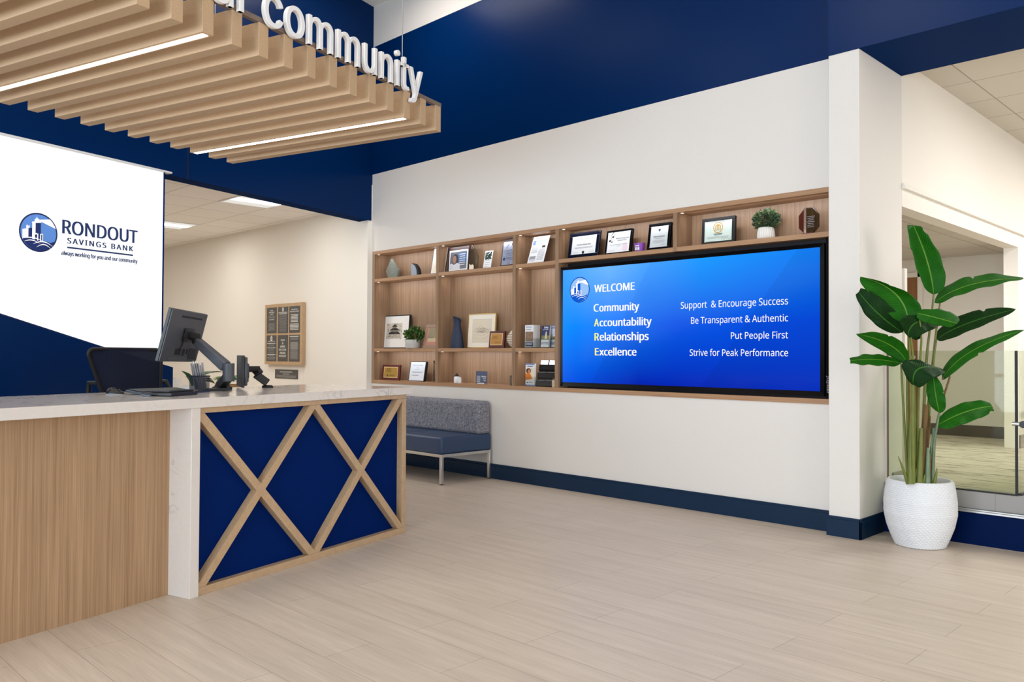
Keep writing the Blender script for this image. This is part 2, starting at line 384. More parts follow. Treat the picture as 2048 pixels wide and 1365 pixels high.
# ================================================================== THE SETTING
YW, XL, XC, XR = 5.672, -7.975, -2.47, -2.26           # feature wall, its left end, column left and right
NX0, NX1, NZ0, NZ1 = -7.951, -2.489, 0.885, 2.414      # the niche in the feature wall
TOP = 5.3
struct('floor', MB().box(-17, 5.2, -6.2, 6.3, -0.1, 0), 'floor')
struct('ceiling', MB().box(-9.5, 5.2, -6.2, 6.33, TOP, TOP + 0.1), 'ceil')
mb = MB(); Y1 = 6.2
mb.box(XL, XC, YW, Y1, 0, NZ0); mb.box(XL, NX0, YW, Y1, NZ0, NZ1); mb.box(NX1, XC, YW, Y1, NZ0, NZ1)
mb.box(XL, XC, YW, Y1, NZ1, 3.32); mb.box(XL, XC, YW, Y1, 3.32, 4.822, 1); mb.box(XL, XC, YW, Y1, 4.822, TOP)
struct('wall_back', mb, ['cream', 'navy'])
struct('wall_column', MB().box(XC, XR, 5.56, 6.33, 0, 3.298), 'cream', bev=0.003)
struct('wall_beam', MB().box(XC, 5.1, 5.556, 6.33, 3.298, TOP), 'navy')
def base_profile(x0, x1, Yf, h=0.145):
    return MB().box(x0, x1, Yf, Yf + 0.017, 0, h * 0.86).box(x0, x1, Yf + 0.004, Yf + 0.017, h * 0.86, h)
struct('baseboard_back', base_profile(XL, XC, YW - 0.017), 'base', bev=0.002)
mb = base_profile(XC - 0.012, XR + 0.014, 5.546, 0.136)
mb.box(XR, XR + 0.014, 5.546, 5.957, 0, 0.136 * 0.86).box(XR, XR + 0.010, 5.55, 5.957, 0.136 * 0.86, 0.136)
struct('baseboard_column', mb, 'base', bev=0.002)
# sign wall (runs along BDIR) with the deep navy header over the hall opening
NF, NB = -6.137, -6.323
sEnd = lambda n, Y: (Y - n * BNOR.y) / BDIR.y
mb = MB().prism([B(-4, NF, 2.78), B(sEnd(NF, YW + 0.005), NF, 2.78), B(sEnd(NB, YW), NB, 2.78), B(-4, NB, 2.78)], (0, 0, TOP - 2.78))
mb.bbox(-4, 4.76, NB, NF, 0, 2.78)
struct('wall_left', mb, 'navy')
struct('trim_1', MB().bbox(5.022, 5.030, NF, NF + 0.002, 2.78, TOP), 'matblack')
# hall behind the header
YH = 5.612
struct('wall_hall', MB().box(-17, XL, YH, Y1, 0, 3.2), 'hallcream')
struct('ceiling_hall', MB().prism([B(sEnd(NB - 0.002, YH), NB - 0.002, 2.955), V((-17, YH, 2.955)), V((-17, 0.5, 2.955)), B(1.5, NB - 0.002, 2.955)], (0, 0, 0.05)), 'tile')
struct('wall_hall_end', MB().box(-17.1, -17, 0.3, 5.8, 0, 3.1), 'hallcream')
struct('wall_hall_inner', MB().box(-17, -7.0, 0.3, 0.4, 0, 3.1), 'hallcream')
# walls of the lobby behind the camera, with wide glazed openings
mb = MB().box(-8, 5.2, -6.2, -6.0, 0, 0.3).box(-8, 5.2, -6.2, -6.0, 3.5, TOP).box(-8, -6.2, -6.2, -6.0, 0.3, 3.5).box(1.2, 5.2, -6.2, -6.0, 0.3, 3.5)
struct('wall_front', mb, 'cream')
mb = MB().box(5.0, 5.2, -6.2, 5.6, 0, 0.3).box(5.0, 5.2, -6.2, 5.6, 3.5, TOP).box(5.0, 5.2, -6.2, -3.2, 0.3, 3.5).box(5.0, 5.2, 4.2, 5.6, 0.3, 3.5)
struct('wall_right', mb, 'cream')
# raised landing on the right
ZR = 0.31
struct('floor_landing', MB().box(-5.2, 5.1, 6.02, 13, 0.0, ZR), streaks('landing_carpet', (76, 68, 56), (194, 184, 166), (3.0, 34, 1), 0.37, 0.48))
mb = MB().box(-2.39, XR, 6.33, 9.47, 2.332, 3.42).box(-2.39, XR, 9.47, 13, ZR, 3.42)
struct('wall_landing', mb, plain('landing_cream', (236, 230, 221), 0.8, bmp=0.03, scale=90))
struct('trim_2', MB().box(XR, XR + 0.026, 6.33, 13, 2.462, 2.488).box(XR, XR + 0.016, 6.33, 13, 2.488, 2.503), 'hallcream', bev=0.002)
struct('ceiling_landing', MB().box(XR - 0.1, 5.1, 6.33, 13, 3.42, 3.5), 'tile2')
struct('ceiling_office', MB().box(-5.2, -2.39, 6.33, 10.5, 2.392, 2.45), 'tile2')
struct('wall_office', MB().box(-5.2, -2.385, 10.47, 10.6, ZR, 2.45), 'hallcream')
struct('wall_office_side', MB().box(-5.3, -5.2, 6.3, 10.6, 0, 2.5), 'hallcream')
struct('wall_landing_end', MB().box(-2.3, 5.1, 13, 13.1, 0, 3.5), 'hallcream')
struct('baseboard_office', MB().box(-5.2, -2.386, 10.455, 10.47, ZR, ZR + 0.13).box(-2.2595, -2.2475, 9.47, 13, ZR, ZR + 0.13), plain('taupe_base', (92, 84, 74), 0.6))
dl, dr = py(1809.5, 700, 10.46).x, py(1836, 700, 10.46).x
mb = MB().box(dl - 0.06, dl, 10.44, 10.47, ZR, 2.24).box(dr, dr + 0.06, 10.44, 10.47, ZR, 2.24).box(dl - 0.06, dr + 0.06, 10.44, 10.47, 2.18, 2.24)
struct('trim_3', mb, 'hallcream', bev=0.003)
dz = py(1820, 555, 10.46).z
dmb = MB().box(dl, dr, 10.448, 10.47, ZR, dz)
dob = struct('door_1', dmb, wood('door_wood', (150, 104, 60), (120, 80, 44), (30, 30, 1.2)))
kp = py(1827, 715, 10.42)
MB().tube([(kp.x, 10.45, kp.z), (kp.x, 10.41, kp.z)], 0.012, 12).ball((kp.x, 10.395, kp.z), 0.032).build('door_knob', 'chrome', dob, smooth=True)
a0, a1 = py(1803.5, 700, 6.42).x, py(1810, 700, 6.42).x
struct('trim_4', MB().box(a0 - 0.03, a1, 6.42, 6.47, ZR, py(1808, 537, 6.42).z), 'hallcream', bev=0.003)
# step front, metal nosing, tiled kerb, wall tile
struct('wall_step', MB().box(XR, 5.1, 5.957, 6.03, 0, 0.208), 'navystep')
struct('trim_5', MB().box(XR, 5.1, 5.945, 6.0, 0.208, 0.222).box(XR, 5.1, 5.951, 6.0, 0.222, 0.232), 'steel', bev=0.002)
M['greytile'] = tiles('grey_kerb_tile', (154, 150, 147), (128, 124, 120), 0.60, 3, 0.003, (0.36, 0), 0.45, 0.06)
struct('trim_6', MB().box(XR + 0.0, 5.1, 5.972, 6.12, 0.232, 0.342), 'greytile', bev=0.002)
struct('trim_7', MB().box(XR, XR + 0.012, 6.13, 6.33, ZR, 0.392), 'greytile', bev=0.002)

# ------------------------------------------------------------------ glass railing on the landing
g = thing('glass_railing', 'clear glass railing panel standing on the grey kerb behind the big plant', 'railing', (-1.84, 6.0, 0.342))
MB().box(-2.238, -1.452, 5.995, 6.007, 0.346, 1.264).build('pane', 'glass', g)
MB().box(-2.245, -1.44, 5.990, 6.012, 0.340, 0.350).build('bottom_channel', 'matblack', g)
MB().box(-2.246, -2.238, 5.993, 6.009, 0.346, 1.264).build('edge_seal', 'rail', g)
MB().box(-1.452, -1.438, 5.992, 6.010, 0.346, 1.264).build('corner_seal', 'matblack', g)
g = thing('glass_railing', 'side pane of glass railing running back from the dark glass corner', 'railing', (-1.43, 7.0, 0.342))
MB().box(-1.437, -1.425, 6.02, 8.2, 0.352, 1.264).build('pane', 'glass', g)
MB().box(-1.442, -1.42, 6.02, 8.2, 0.340, 0.354).build('bottom_channel', 'matblack', g)
hp = px(2046, 850, -1.36)
g = thing('stair_handrail', 'round steel stair handrail end fixed beside the glass corner', 'handrail', (-1.36, hp.y, hp.z))
MB().tube([(-1.36, hp.y, hp.z), (-1.36, hp.y + 0.9, hp.z + 0.04)], 0.022, 16).build('rail', 'black', g, smooth=True)
MB().tube([(-1.424, hp.y + 0.03, hp.z), (-1.37, hp.y + 0.03, hp.z)], 0.012, 12).build('bracket', 'steel', g, smooth=True)

# ------------------------------------------------------------------ backlit sign on the navy wall
sw = sB(pn(325, 500, -6.095)); sb = sB(pn(346, 750, -6.05))
def diag(px0, py0, px1, py1, n):
    a, b2 = pn(px0, py0, n), pn(px1, py1, n); k = (b2.z - a.z) / (sB(b2) - sB(a)); return lambda s: a.z + k * (s - sB(a))
zl = diag(0, 622, 346, 735, -6.05); zwt = pn(200, 316, -6.095).z
s_left = -0.8
g = thing('backlit_sign', 'big glowing white wall sign with the round lighthouse logo and bank name', 'sign', B(3.2, -6.1, 1.1))
poly = [B(s_left, -6.136, min(zwt, zl(s_left))), B(sw, -6.136, zl(sw)), B(sw, -6.136, zwt), B(s_left, -6.136, zwt)]
MB().prism(poly, BNOR * 0.041).build('light_panel', 'signwhite', g)
MB().bbox(sw, sw + 0.012, -6.136, -6.09, zl(sw), zwt).build('side_edge', 'navypanel', g)
MB().bbox(s_left, sw + 0.07, -6.136, -6.07, zwt, zwt + 0.014).build('top_ledge', 'white', g)
def logo_shapes(mb, o, u, v, r, L, t=0.0006, ring=True):
    """lighthouse roundel: L = material slots (ring, sky, white, dark)"""
    n = u.cross(v)
    def P(x, y, k): return o + u * (x * r) + v * (y * r) + n * (t * k)
    def poly(pts, mi, k): mb.prism([P(x, y, k) for x, y in pts], n * t, mi)
    C = lambda rad, a0, a1, m: [(rad * math.cos(math.radians(a0 + (a1 - a0) * i / m)), rad * math.sin(math.radians(a0 + (a1 - a0) * i / m))) for i in range(m + 1)]
    poly(C(1.0, 0, 360 - 7.5, 47), L[0], 0)
    poly(C(0.925, 0, 360 - 7.5, 47), L[1], 1)
    poly([(0.03, 0.60), (0.03, 0.66), (0.58, 0.75), (0.72, 0.61), (0.84, 0.43), (0.90, 0.30)], L[2], 2)
    poly([(-0.83, 0.07), (-0.83, -0.42), (-0.5, -0.5), (-0.5, 0.17)], L[2], 2)
    poly([(-0.64, 0.15), (-0.47, 0.18), (-0.47, 0.32), (-0.54, 0.26), (-0.60, 0.33), (-0.64, 0.27)], L[2], 2)
    poly([(-0.53, 0.165), (-0.53, -0.45), (-0.29, -0.45), (-0.29, 0.20)], L[3], 3)
    poly([(-0.34, 0.44), (-0.34, -0.45), (-0.14, -0.45), (-0.14, 0.48)], L[2], 4)
    poly([(-0.17, 0.47), (-0.17, -0.45), (0.10, -0.45), (0.10, 0.52)], L[3], 5)
    poly([(-0.36, 0.44), (-0.36, 0.50), (-0.22, 0.54), (-0.22, 0.66), (-0.14, 0.70), (-0.11, 0.80), (-0.07, 0.71), (0.01, 0.68), (0.01, 0.58), (0.12, 0.57), (0.12, 0.51)], L[2], 6)
    poly([(-0.30, -0.10), (-0.30, -0.45), (-0.03, -0.45), (-0.03, -0.06), (-0.11, -0.06), (-0.11, -0.04), (-0.24, -0.06)], L[2], 6)
    poly([(-0.20, -0.13), (-0.20, -0.45), (-0.09, -0.45), (-0.09, -0.11)], L[3], 7)
    poly([(0.07, -0.06), (0.07, -0.45), (0.22, -0.45), (0.22, -0.05)], L[2], 6)
    poly([(0.12, -0.10), (0.12, -0.45), (0.18, -0.45), (0.18, -0.09)], L[3], 7)
    low = [p for p in C(0.925, 204, 336, 22)]
    poly(low + [(0.6, -0.47), (0.3, -0.40), (0.0, -0.44), (-0.3, -0.36), (-0.6, -0.34)], L[3], 8)
    def wave(x0, x1, y0, amp, th, k):
        m = 14; up, dn = [], []
        for i in range(m + 1):
            q = i / m; x = x0 + (x1 - x0) * q; y = y0 + amp * math.sin(math.pi * q) - 0.06 * q
            e = th * math.sin(math.pi * min(1, q + 0.04)); up.append((x, y + e)); dn.append((x, y))
        poly(up + dn[::-1], L[2], k)
    wave(-0.86, 0.30, -0.40, 0.10, 0.055, 9); wave(-0.74, 0.10, -0.53, 0.10, 0.05, 9)
    wave(-0.30, 0.80, -0.62, 0.17, 0.06, 10); wave(-0.12, 0.70, -0.76, 0.17, 0.055, 10)
nS = -6.0945
zoomA = lambda x, y: (x / 5.25, 380 + y / 5.25)
fS = lambda x, y: pn(x, y, nS)
ct, cb, cc = fS(*zoomA(405, 243)), fS(*zoomA(405, 653)), fS(*zoomA(405, 448))
mb = MB(); logo_shapes(mb, cc, BDIR, V((0, 0, 1)), (ct.z - cb.z) / 2, (0, 1, 2, 3))
glowflat = lambda name, c, e: plain(name, c, 0.6, emit=c, es=e)
lg = [glowflat('sign_navy', (14, 36, 92), 0.1), glowflat('sign_blue', (84, 130, 200), 0.4), M['signwhite'], glowflat('sign_navy_deep', (10, 40, 108), 0.1)]
mb.build('logo', lg, g)
mb = MB()
text_on(mb, 'RONDOUT', fS, zoomA(652, 455), zoomA(1443, 601), 27.4, res=6, strike=0.075)
text_on(mb, 'SAVINGS BANK', fS, zoomA(705, 560), zoomA(1398, 683), 10.8, space=1.3, res=4, strike=0.11)
a, b2 = fS(*zoomA(705, 604)), fS(*zoomA(1395, 718))
mb.bbox(sB(a), sB(b2), nS, nS + 0.001, a.z - 0.006, a.z + 0.006)
text_on(mb, 'always working for you and our community', fS, zoomA(643, 682), zoomA(1442, 800), 8.2, res=4, strike=0.09)
mb.build('lettering', glowflat('sign_letter_navy', (20, 50, 104), 0.1), g)
zc = lambda s: min(2.77, zl(s))
g = MB().prism([B(s_left - 0.9, -6.136, 0.0), B(sb, -6.136, 0.0), B(sb, -6.136, zl(sb)), B(s_left - 0.9, -6.136, zc(s_left - 0.9))], BNOR * 0.086)
g.build('wall_panel', 'navy', None, label='navy slanted wall panel under the glowing white sign', cat='panel', bev=0.002)

# ------------------------------------------------------------------ reception counter
NC, ZT = -3.395, 0.995
s0, sW, sP, sR = 0.0, 2.872, 2.872, 4.615
c = thing('reception_counter', 'reception counter with white quartz top, oak front and navy panel with oak lattice', 'counter', B(2.8, -3.8, 0))
MB().bbox(s0, 4.672, -4.285, -3.385, 0.945, ZT).build('countertop', 'marble', c, bev=0.002)
MB().bbox(2.818, sW, -3.56, -3.390, 0, 0.945).build('end_slab', 'marble', c, bev=0.002)
MB().bbox(s0, 2.818, -3.60, -3.55, 0, 0.945).build('front_panel', 'oak', c)
MB().bbox(sW, 4.60, -3.50, -3.447, 0.02, 0.93).build('lattice_panel', 'navypanel', c)
MB().bbox(s0, 4.60, -4.2, -3.601, 0, 0.944).build('cabinet_body', 'oak', c)
nf, nb = -3.402, -3.447
MB().bbox(sW, sR, nb, nf, 0.917, 0.945).build('frame_rail', 'oakbar', c, bev=0.0015)
MB().bbox(sW, sR, nb, nf, 0.0, 0.040).build('frame_rail', 'oakbar', c, bev=0.0015)
MB().bbox(4.572, sR, nb - 0.1, nf, 0.040, 0.917).build('frame_stile', 'oakbar', c, bev=0.0015)
def bar(sa, za, sb_, zb, wd, n0, n1, clip=(2.873, 4.571, 0.041, 0.916)):
    d = V((sb_ - sa, zb - za)).normalized(); p = V((-d.y, d.x)) * wd / 2
    pts = [(sa + p.x, za + p.y), (sb_ + p.x, zb + p.y), (sb_ - p.x, zb - p.y), (sa - p.x, za - p.y)]
    def cut(poly, f, lerp):
        out = []
        for i, a in enumerate(poly):
            b_ = poly[(i + 1) % len(poly)]; fa, fb = f(a), f(b_)
            if fa >= 0: out.append(a)
            if fa * fb < 0: t = fa / (fa - fb); out.append((a[0] + (b_[0] - a[0]) * t, a[1] + (b_[1] - a[1]) * t))
        return out
    for f in (lambda q: q[0] - clip[0], lambda q: clip[1] - q[0], lambda q: q[1] - clip[2], lambda q: clip[3] - q[1]): pts = cut(pts, f, None)
    return MB().prism([B(s, n0, z) for s, z in pts], BNOR * (n1 - n0))
W_ = 0.046
bar(2.83, 0.965, 3.735, 0.008, W_, nb, nf).build('lattice_bar', 'oakbar', c)
bar(2.83, -0.03, 3.735, 0.955, W_, nb, nf + 0.0006).build('lattice_bar', 'oakbar', c)
bar(3.690, 0.950, 4.60, 0.000, W_, nb, nf).build('lattice_bar', 'oakbar', c)
bar(3.690, 0.000, 4.585, 0.955, W_, nb, nf + 0.0006).build('lattice_bar', 'oakbar', c)

# ------------------------------------------------------------------ hanging slatted canopy
c = thing('slatted_canopy', 'hanging canopy of tan felt slats with two glowing light lines', 'canopy', B(3.0, -4.0, 2.70))
NR, NL, ZB, ZS = -3.09, -5.04, 2.70, 2.868
for k in range(19):
    s1 = 4.551 - 0.1713 * k
    b_ = MB().bbox(s1 - 0.064, s1, NL, NR, ZB, ZS).build('slat', 'felt', c, bev=0.002)
    if k in (2, 11):
        MB().bbox(s1 - 0.046, s1 - 0.016, NL + 0.02, NR - 0.02, ZB - 0.002, ZB + 0.004).build('light_line', 'lightstrip', b_)
for n in (NR - 0.028, NL + 0.25):
    MB().bbox(4.551 - 19 * 0.1713, 4.556, n, n + 0.028, ZS, ZS + 0.026).build('rail', 'rail', c, bev=0.001)
for s, n in ((4.135, -3.10), (2.35, -3.10), (4.135, -4.78), (2.35, -4.78)):
    MB().tube([B(s, n, ZS + 0.02), B(s, n, TOP)], 0.003, 8).build('cable', 'steel', c, smooth=True)
mb = MB(); zl0 = 2.858; nfl = -3.078
fL = lambda x, y: pn(x, y, nfl)
sc0, sc1 = sB(fL(522.5, 25)), sB(fL(840, 150))
text(mb, 'community', B(sc0, nfl, zl0), BDIR, (0, 0, 1), sc1 - sc0, 0.158, 0.02, ref='x', strike=0.016, res=8, font=GROTESK)
so1 = sB(fL(497, 15))
text(mb, 'our', B(so1 - 0.40, nfl, zl0), BDIR, (0, 0, 1), 0.40, 0.158, 0.02, ref='x', strike=0.016, res=8, font=GROTESK)
mb.build('lettering', 'letter', c, label='white cut-out letters along the front of the canopy')

# ------------------------------------------------------------------ built-in wall shelf
YF, YB = 5.664, 5.885
Z1, Z2, Z3, Z4 = 0.922, 1.287, 2.092, 2.100            # top faces: bottom board, middle shelf, top shelf, top shelf over the screen
TH = 0.036
c = thing('wall_shelf', 'long built-in wood shelf unit of open bays around the wall screen', 'shelf', (-5.2, 5.77, NZ0))
MB().box(NX0, NX1, YB, YB + 0.02, NZ0, NZ1).build('back_panel', 'walnut', c)
MB().box(NX0, NX1, YF, YB, NZ1 - TH, NZ1).build('top_board', 'walnuth', c, bev=0.001)
MB().box(NX0, NX1, YF, YB, NZ0, Z1).build('bottom_board', 'walnuth', c, bev=0.001)
ST = [(NX0, -7.905), (-6.797, -6.753), (-5.645, -5.602), (-5.090, -5.047), (-3.808, -3.770), (-2.517, NX1)]
for i, (a, b_) in enumerate(ST):
    z0 = Z4 - TH if i == 4 else Z1
    MB().box(a, b_, YF, YB, z0, NZ1 - TH).build('upright', 'walnut', c, bev=0.001)
def shelf(i, j, z, name='shelf_board'):
    return MB().box(ST[i][1], ST[j][0], YF + 0.001, YB, z - TH, z).build(name, 'walnuth', c, bev=0.001)
for i in range(3): shelf(i, i + 1, Z3); shelf(i, i + 1, Z2)
shelf(3, 5, Z4)
def led(x0, x1, z, parent, p):
    MB().box(x0 + 0.015, x0 + 0.035, YF + 0.03, YF + 0.05, z - 0.004, z - 0.0005).build('led_strip', 'ledsmall', parent)
    area('shelf_lamp', ((x0 + x1) / 2, YF + 0.045, z - 0.006), (0, 0.9, -1), (x1 - x0) * 0.94, 0.012, p * (x1 - x0), (0.97, 0.96, 1.0), 150)
for i in range(3):
    for z in (NZ1 - TH, Z3 - TH, Z2 - TH): led(ST[i][1], ST[i + 1][0], z, c, 1.0)
led(ST[3][1], ST[4][0], NZ1 - TH, c, 1.0); led(ST[4][1], ST[5][0], NZ1 - TH, c, 1.0)

# ------------------------------------------------------------------ wall screen
c = thing('wall_screen', 'wide black wall screen with a bright blue welcome slide', 'television', (-3.8, 5.72, 0.92))
YS = 5.695
xl, xr, zb, zt = -5.022, -2.594, 0.974, 1.998
mb = MB()                                               # mitred bezel frame around the picture
o0, o1, o2, o3 = -5.046, -2.558, 0.938, 2.026
for P in (((o0, o2), (o1, o2), (xr, zb), (xl, zb)), ((o1, o2), (o1, o3), (xr, zt), (xr, zb)), ((o1, o3), (o0, o3), (xl, zt), (xr, zt)), ((o0, o3), (o0, o2), (xl, zb), (xl, zt))):
    mb.hexa([V((P[0][0], 5.76, P[0][1])), V((P[1][0], 5.76, P[1][1])), V((P[2][0], 5.76, P[2][1])), V((P[3][0], 5.76, P[3][1])),
             V((P[0][0], 5.688, P[0][1])), V((P[1][0], 5.688, P[1][1])), V((P[2][0], 5.698, P[2][1])), V((P[3][0], 5.698, P[3][1]))])
mb.build('bezel', 'gloss', c)
MB().box(o0, -2.5175, 5.79, 5.86, 0.9225, 2.0635).build('housing', 'matblack', c)
MB().box(o1 + 0.006, -2.519, 5.70, 5.79, 0.93, 2.06).build('side_module', 'gloss', c)
def slide():
    m = bpy.data.materials.new('welcome_slide'); m.use_nodes = True; nt = m.node_tree; nt.nodes.clear()
    L = nt.links
    o = N(nt, 'ShaderNodeOutputMaterial'); e = N(nt, 'ShaderNodeEmission'); g = N(nt, 'ShaderNodeBsdfGlossy'); g.inputs['Roughness'].default_value = 0.12; g.inputs[0].default_value = (0.015, 0.015, 0.015, 1)
    ad = N(nt, 'ShaderNodeAddShader'); L.new(e.outputs[0], ad.inputs[0]); L.new(g.outputs[0], ad.inputs[1]); L.new(ad.outputs[0], o.inputs[0])
    tc = N(nt, 'ShaderNodeTexCoord'); sp = N(nt, 'ShaderNodeSeparateXYZ'); L.new(tc.outputs['Generated'], sp.inputs[0])
    def mth(op, a, b_=None):
        n = N(nt, 'ShaderNodeMath', operation=op)
        for i, q in enumerate((a, b_)):
            if q is None: continue
            if isinstance(q, (int, float)): n.inputs[i].default_value = q
            else: L.new(q, n.inputs[i])
        return n.outputs[0]
    X, Z = sp.outputs[0], sp.outputs[2]
    top = N(nt, 'ShaderNodeValToRGB'); el = top.color_ramp.elements
    el[0].position = 0.0; el[0].color = lin((60, 160, 255)); el[1].position = 1.0; el[1].color = lin((0, 126, 246))
    for p, cc_ in ((0.22, (104, 176, 255)), (0.38, (66, 158, 255)), (0.6, (0, 152, 255))):
        q = el.new(p); q.color = lin(cc_)
    L.new(X, top.inputs[0])
    bot = N(nt, 'ShaderNodeValToRGB'); el = bot.color_ramp.elements
    el[0].position = 0.0; el[0].color = lin((4, 84, 226)); el[1].position = 1.0; el[1].color = lin((4, 50, 196))
    q = el.new(0.35); q.color = lin((6, 34, 178))
    L.new(X, bot.inputs[0])
    mid = N(nt, 'ShaderNodeValToRGB'); el = mid.color_ramp.elements
    el[0].position = 0.0; el[0].color = lin((0, 136, 250)); el[1].position = 1.0; el[1].color = lin((4, 74, 222))
    q = el.new(0.5); q.color = lin((2, 88, 232))
    L.new(X, mid.inputs[0])
    m1 = N(nt, 'ShaderNodeMix', data_type='RGBA'); m2 = N(nt, 'ShaderNodeMix', data_type='RGBA')
    zlo = mth('MINIMUM', mth('MULTIPLY', Z, 2.0), 1.0); zhi = mth('MAXIMUM', mth('SUBTRACT', mth('MULTIPLY', Z, 2.0), 1.0), 0.0)
    L.new(zlo, m1.inputs[0]); L.new(bot.outputs[0], m1.inputs[6]); L.new(mid.outputs[0], m1.inputs[7])
    L.new(zhi, m2.inputs[0]); L.new(m1.outputs[2], m2.inputs[6]); L.new(top.outputs[0], m2.inputs[7])
    # diagonal facets of the slide artwork
    f1 = mth('GREATER_THAN', mth('ADD', X, mth('MULTIPLY', Z, -0.33)), 0.60)
    f2 = mth('LESS_THAN', mth('ADD', X, mth('MULTIPLY', Z, -0.26)), 0.14)
    k = mth('ADD', mth('SUBTRACT', 1.0, mth('MULTIPLY', f1, 0.10)), mth('MULTIPLY', f2, 0.10))
    ml = N(nt, 'ShaderNodeVectorMath', operation='SCALE'); L.new(m2.outputs[2], ml.inputs[0]); L.new(k, ml.inputs['Scale']); L.new(ml.outputs[0], e.inputs[0])
    e.inputs[1].default_value = 1.0
    return m
scr = MB().box(xl, xr, YS + 0.002, YS + 0.012, zb, zt).build('screen', slide(), c)
fT = lambda x, y: py(x, y, YS + 0.0015)
zT = lambda x, y: (1100 + x / 3.531, 480 + y / 3.531)
SLM = [glow('slide_white', (255, 255, 255), 1.0), glow('slide_yellow', (255, 252, 140), 1.0), glow('slide_pale', (250, 255, 226), 1.0)]
def tv(s, a, b_, cap, strike=0.0, mi=0, mb=None):
    own = mb is None; mb = mb or MB(); text_on(mb, s, fT, zT(*a), zT(*b_), cap / 3.531, depth=0.0008, mi=mi, res=6, strike=strike)
    if own: mb.build('slide_text', SLM, scr)
def tv2(first, rest, a, b_, cap, split, mi):               # first letter of the word in its own colour
    q = (split, a[1] + (b_[1] - a[1]) * (split - a[0]) / (b_[0] - a[0])); r_ = (split + 4, q[1])
    mb = MB(); tv(first, a, q, cap, 0.09, mi, mb); tv(rest, r_, b_, cap, 0.09, 0, mb); mb.build('slide_text', SLM, scr)
tv('WELCOME', (313, 371), (598, 357), 51, 0.09)
tv2('C', 'ommunity', (308, 508), (630, 500), 52, 344, 2)
tv2('A', 'ccountability', (311, 612), (718, 606), 52, 346, 1)
tv2('R', 'elationships', (314, 712), (697, 710), 53, 347, 1)
tv2('E', 'xcellence', (317, 816), (611, 819), 51, 344, 1)
tv('Support  & Encourage Success', (924, 487), (1681, 462), 46)
tv('Be Transparent & Authentic', (996, 593), (1681, 582), 45)
tv('Put People First', (1278, 700), (1681, 698), 46)
tv('Strive for Peak Performance', (987, 819), (1681, 823), 45)
mb = MB(); cc = fT(*zT(209, 353)); r_ = (fT(*zT(209, 262)).z - fT(*zT(209, 444)).z) / 2
logo_shapes(mb, cc, V((1, 0, 0)), V((0, 0, 1)), r_, (0, 1, 2, 3))
mb.build('slide_logo', [glow('slide_ring', (22, 80, 178), 1.0), glow('slide_sky', (158, 200, 250), 1.0), glow('slide_logo_white', (250, 252, 255), 1.0), glow('slide_logo_blue', (18, 92, 210), 1.0)], scr)
jt, jb = py(1655, 752, 5.699), py(1655, 788, 5.699)
mb = MB(); text(mb, 'Jupiter', (-2.545, 5.6995, jt.z), (0, 0, -1), (1, 0, 0), jt.z - jb.z, 0.017, 0.0006, res=4, bold=0.01)
mb.build('maker_mark', plain('pale_mark', (150, 154, 162), 0.5), c)

# ================================================================== THINGS ON THE SHELF
class Fr:
    """upright panel standing on a shelf: bottom-left o, along u, up v, facing n"""
    def __init__(s, bl, br, tl, Y, z, w=None, lean=None, yaw=0.0):
        X0 = py(bl[0], bl[1], Y).x; X1 = py(br[0], br[1], Y).x
        T = px(tl[0], tl[1], X0)
        ln = math.atan2(T.y - Y, T.z - z) if lean is None else math.radians(lean)
        ln = max(0.0, min(ln, math.radians(20)))
        s.h = (py(tl[0], tl[1], Y + (T.z - z) * math.tan(ln)).z - z) / math.cos(ln)
        s.w = w or (X1 - X0)
        s.u = V((math.cos(yaw), math.sin(yaw), 0)); s.v = Matrix.Rotation(yaw, 3, 'Z') @ V((0, math.sin(ln), math.cos(ln))); s.n = s.u.cross(s.v)
        s.o = V((X0, Y, z + 0.001))
    def p(s, x, y, d): return s.o + s.u * x + s.v * y + s.n * d
    def slab(s, mb, x0, x1, y0, y1, d0, d1, mi=0):
        return mb.hexa([s.p(*q) for q in ((x0, y0, d0), (x1, y0, d0), (x1, y1, d0), (x0, y1, d0), (x0, y0, d1), (x1, y0, d1), (x1, y1, d1), (x0, y1, d1))], mi)
    def poly(s, mb, pts, d0, d1, mi=0): return mb.prism([s.p(x, y, d0) for x, y in pts], s.n * (d1 - d0), mi)
    def frame(s, mb, f, d0, d1, mi=0):
        s.slab(mb, 0, s.w, 0, f, d0, d1, mi); s.slab(mb, 0, s.w, s.h - f, s.h, d0, d1, mi)
        s.slab(mb, 0, f, f, s.h - f, d0, d1, mi); s.slab(mb, s.w - f, s.w, f, s.h - f, d0, d1, mi)
    def lines(s, mb, rows, d, mi=0):
        """short printed rows: (centre x, y, half width, thickness)"""
        for x, y, hw, t in rows: s.slab(mb, x - hw, x + hw, y - t / 2, y + t / 2, d, d + 0.0004, mi)
    def text(s, mb, t, x, y, h, d, width=None, mi=0, bold=0.0, ref='H'):
        text(mb, t, s.p(x, y, d), s.u, s.v, width, h, 0.0004, ref, bold, mi, center=True, res=2)
    def base(s): return s.o + s.u * (s.w / 2)
def rows(cx, y0, y1, n, hw, t, rnd):
    r = random.Random(rnd)
    return [(cx, y0 + (y1 - y0) * i / max(1, n - 1), hw * r.uniform(0.7, 1.0), t) for i in range(n)]
def framed(name, label, cat, F, fmat, f, depth, paper, group=None, bev=0.003, easel=True):
    t = thing(name, label, cat, F.base(), group)
    mb = MB(); F.frame(mb, f, -depth, 0); mb.build('frame', fmat, t, bev=bev)
    mb = MB(); F.slab(mb, f * 0.6, F.w - f * 0.6, f * 0.6, F.h - f * 0.6, -depth * 0.8, -0.003); sh = mb.build('sheet', paper, t)
    return t, sh

ROW = 'framed certificates on the top shelf'
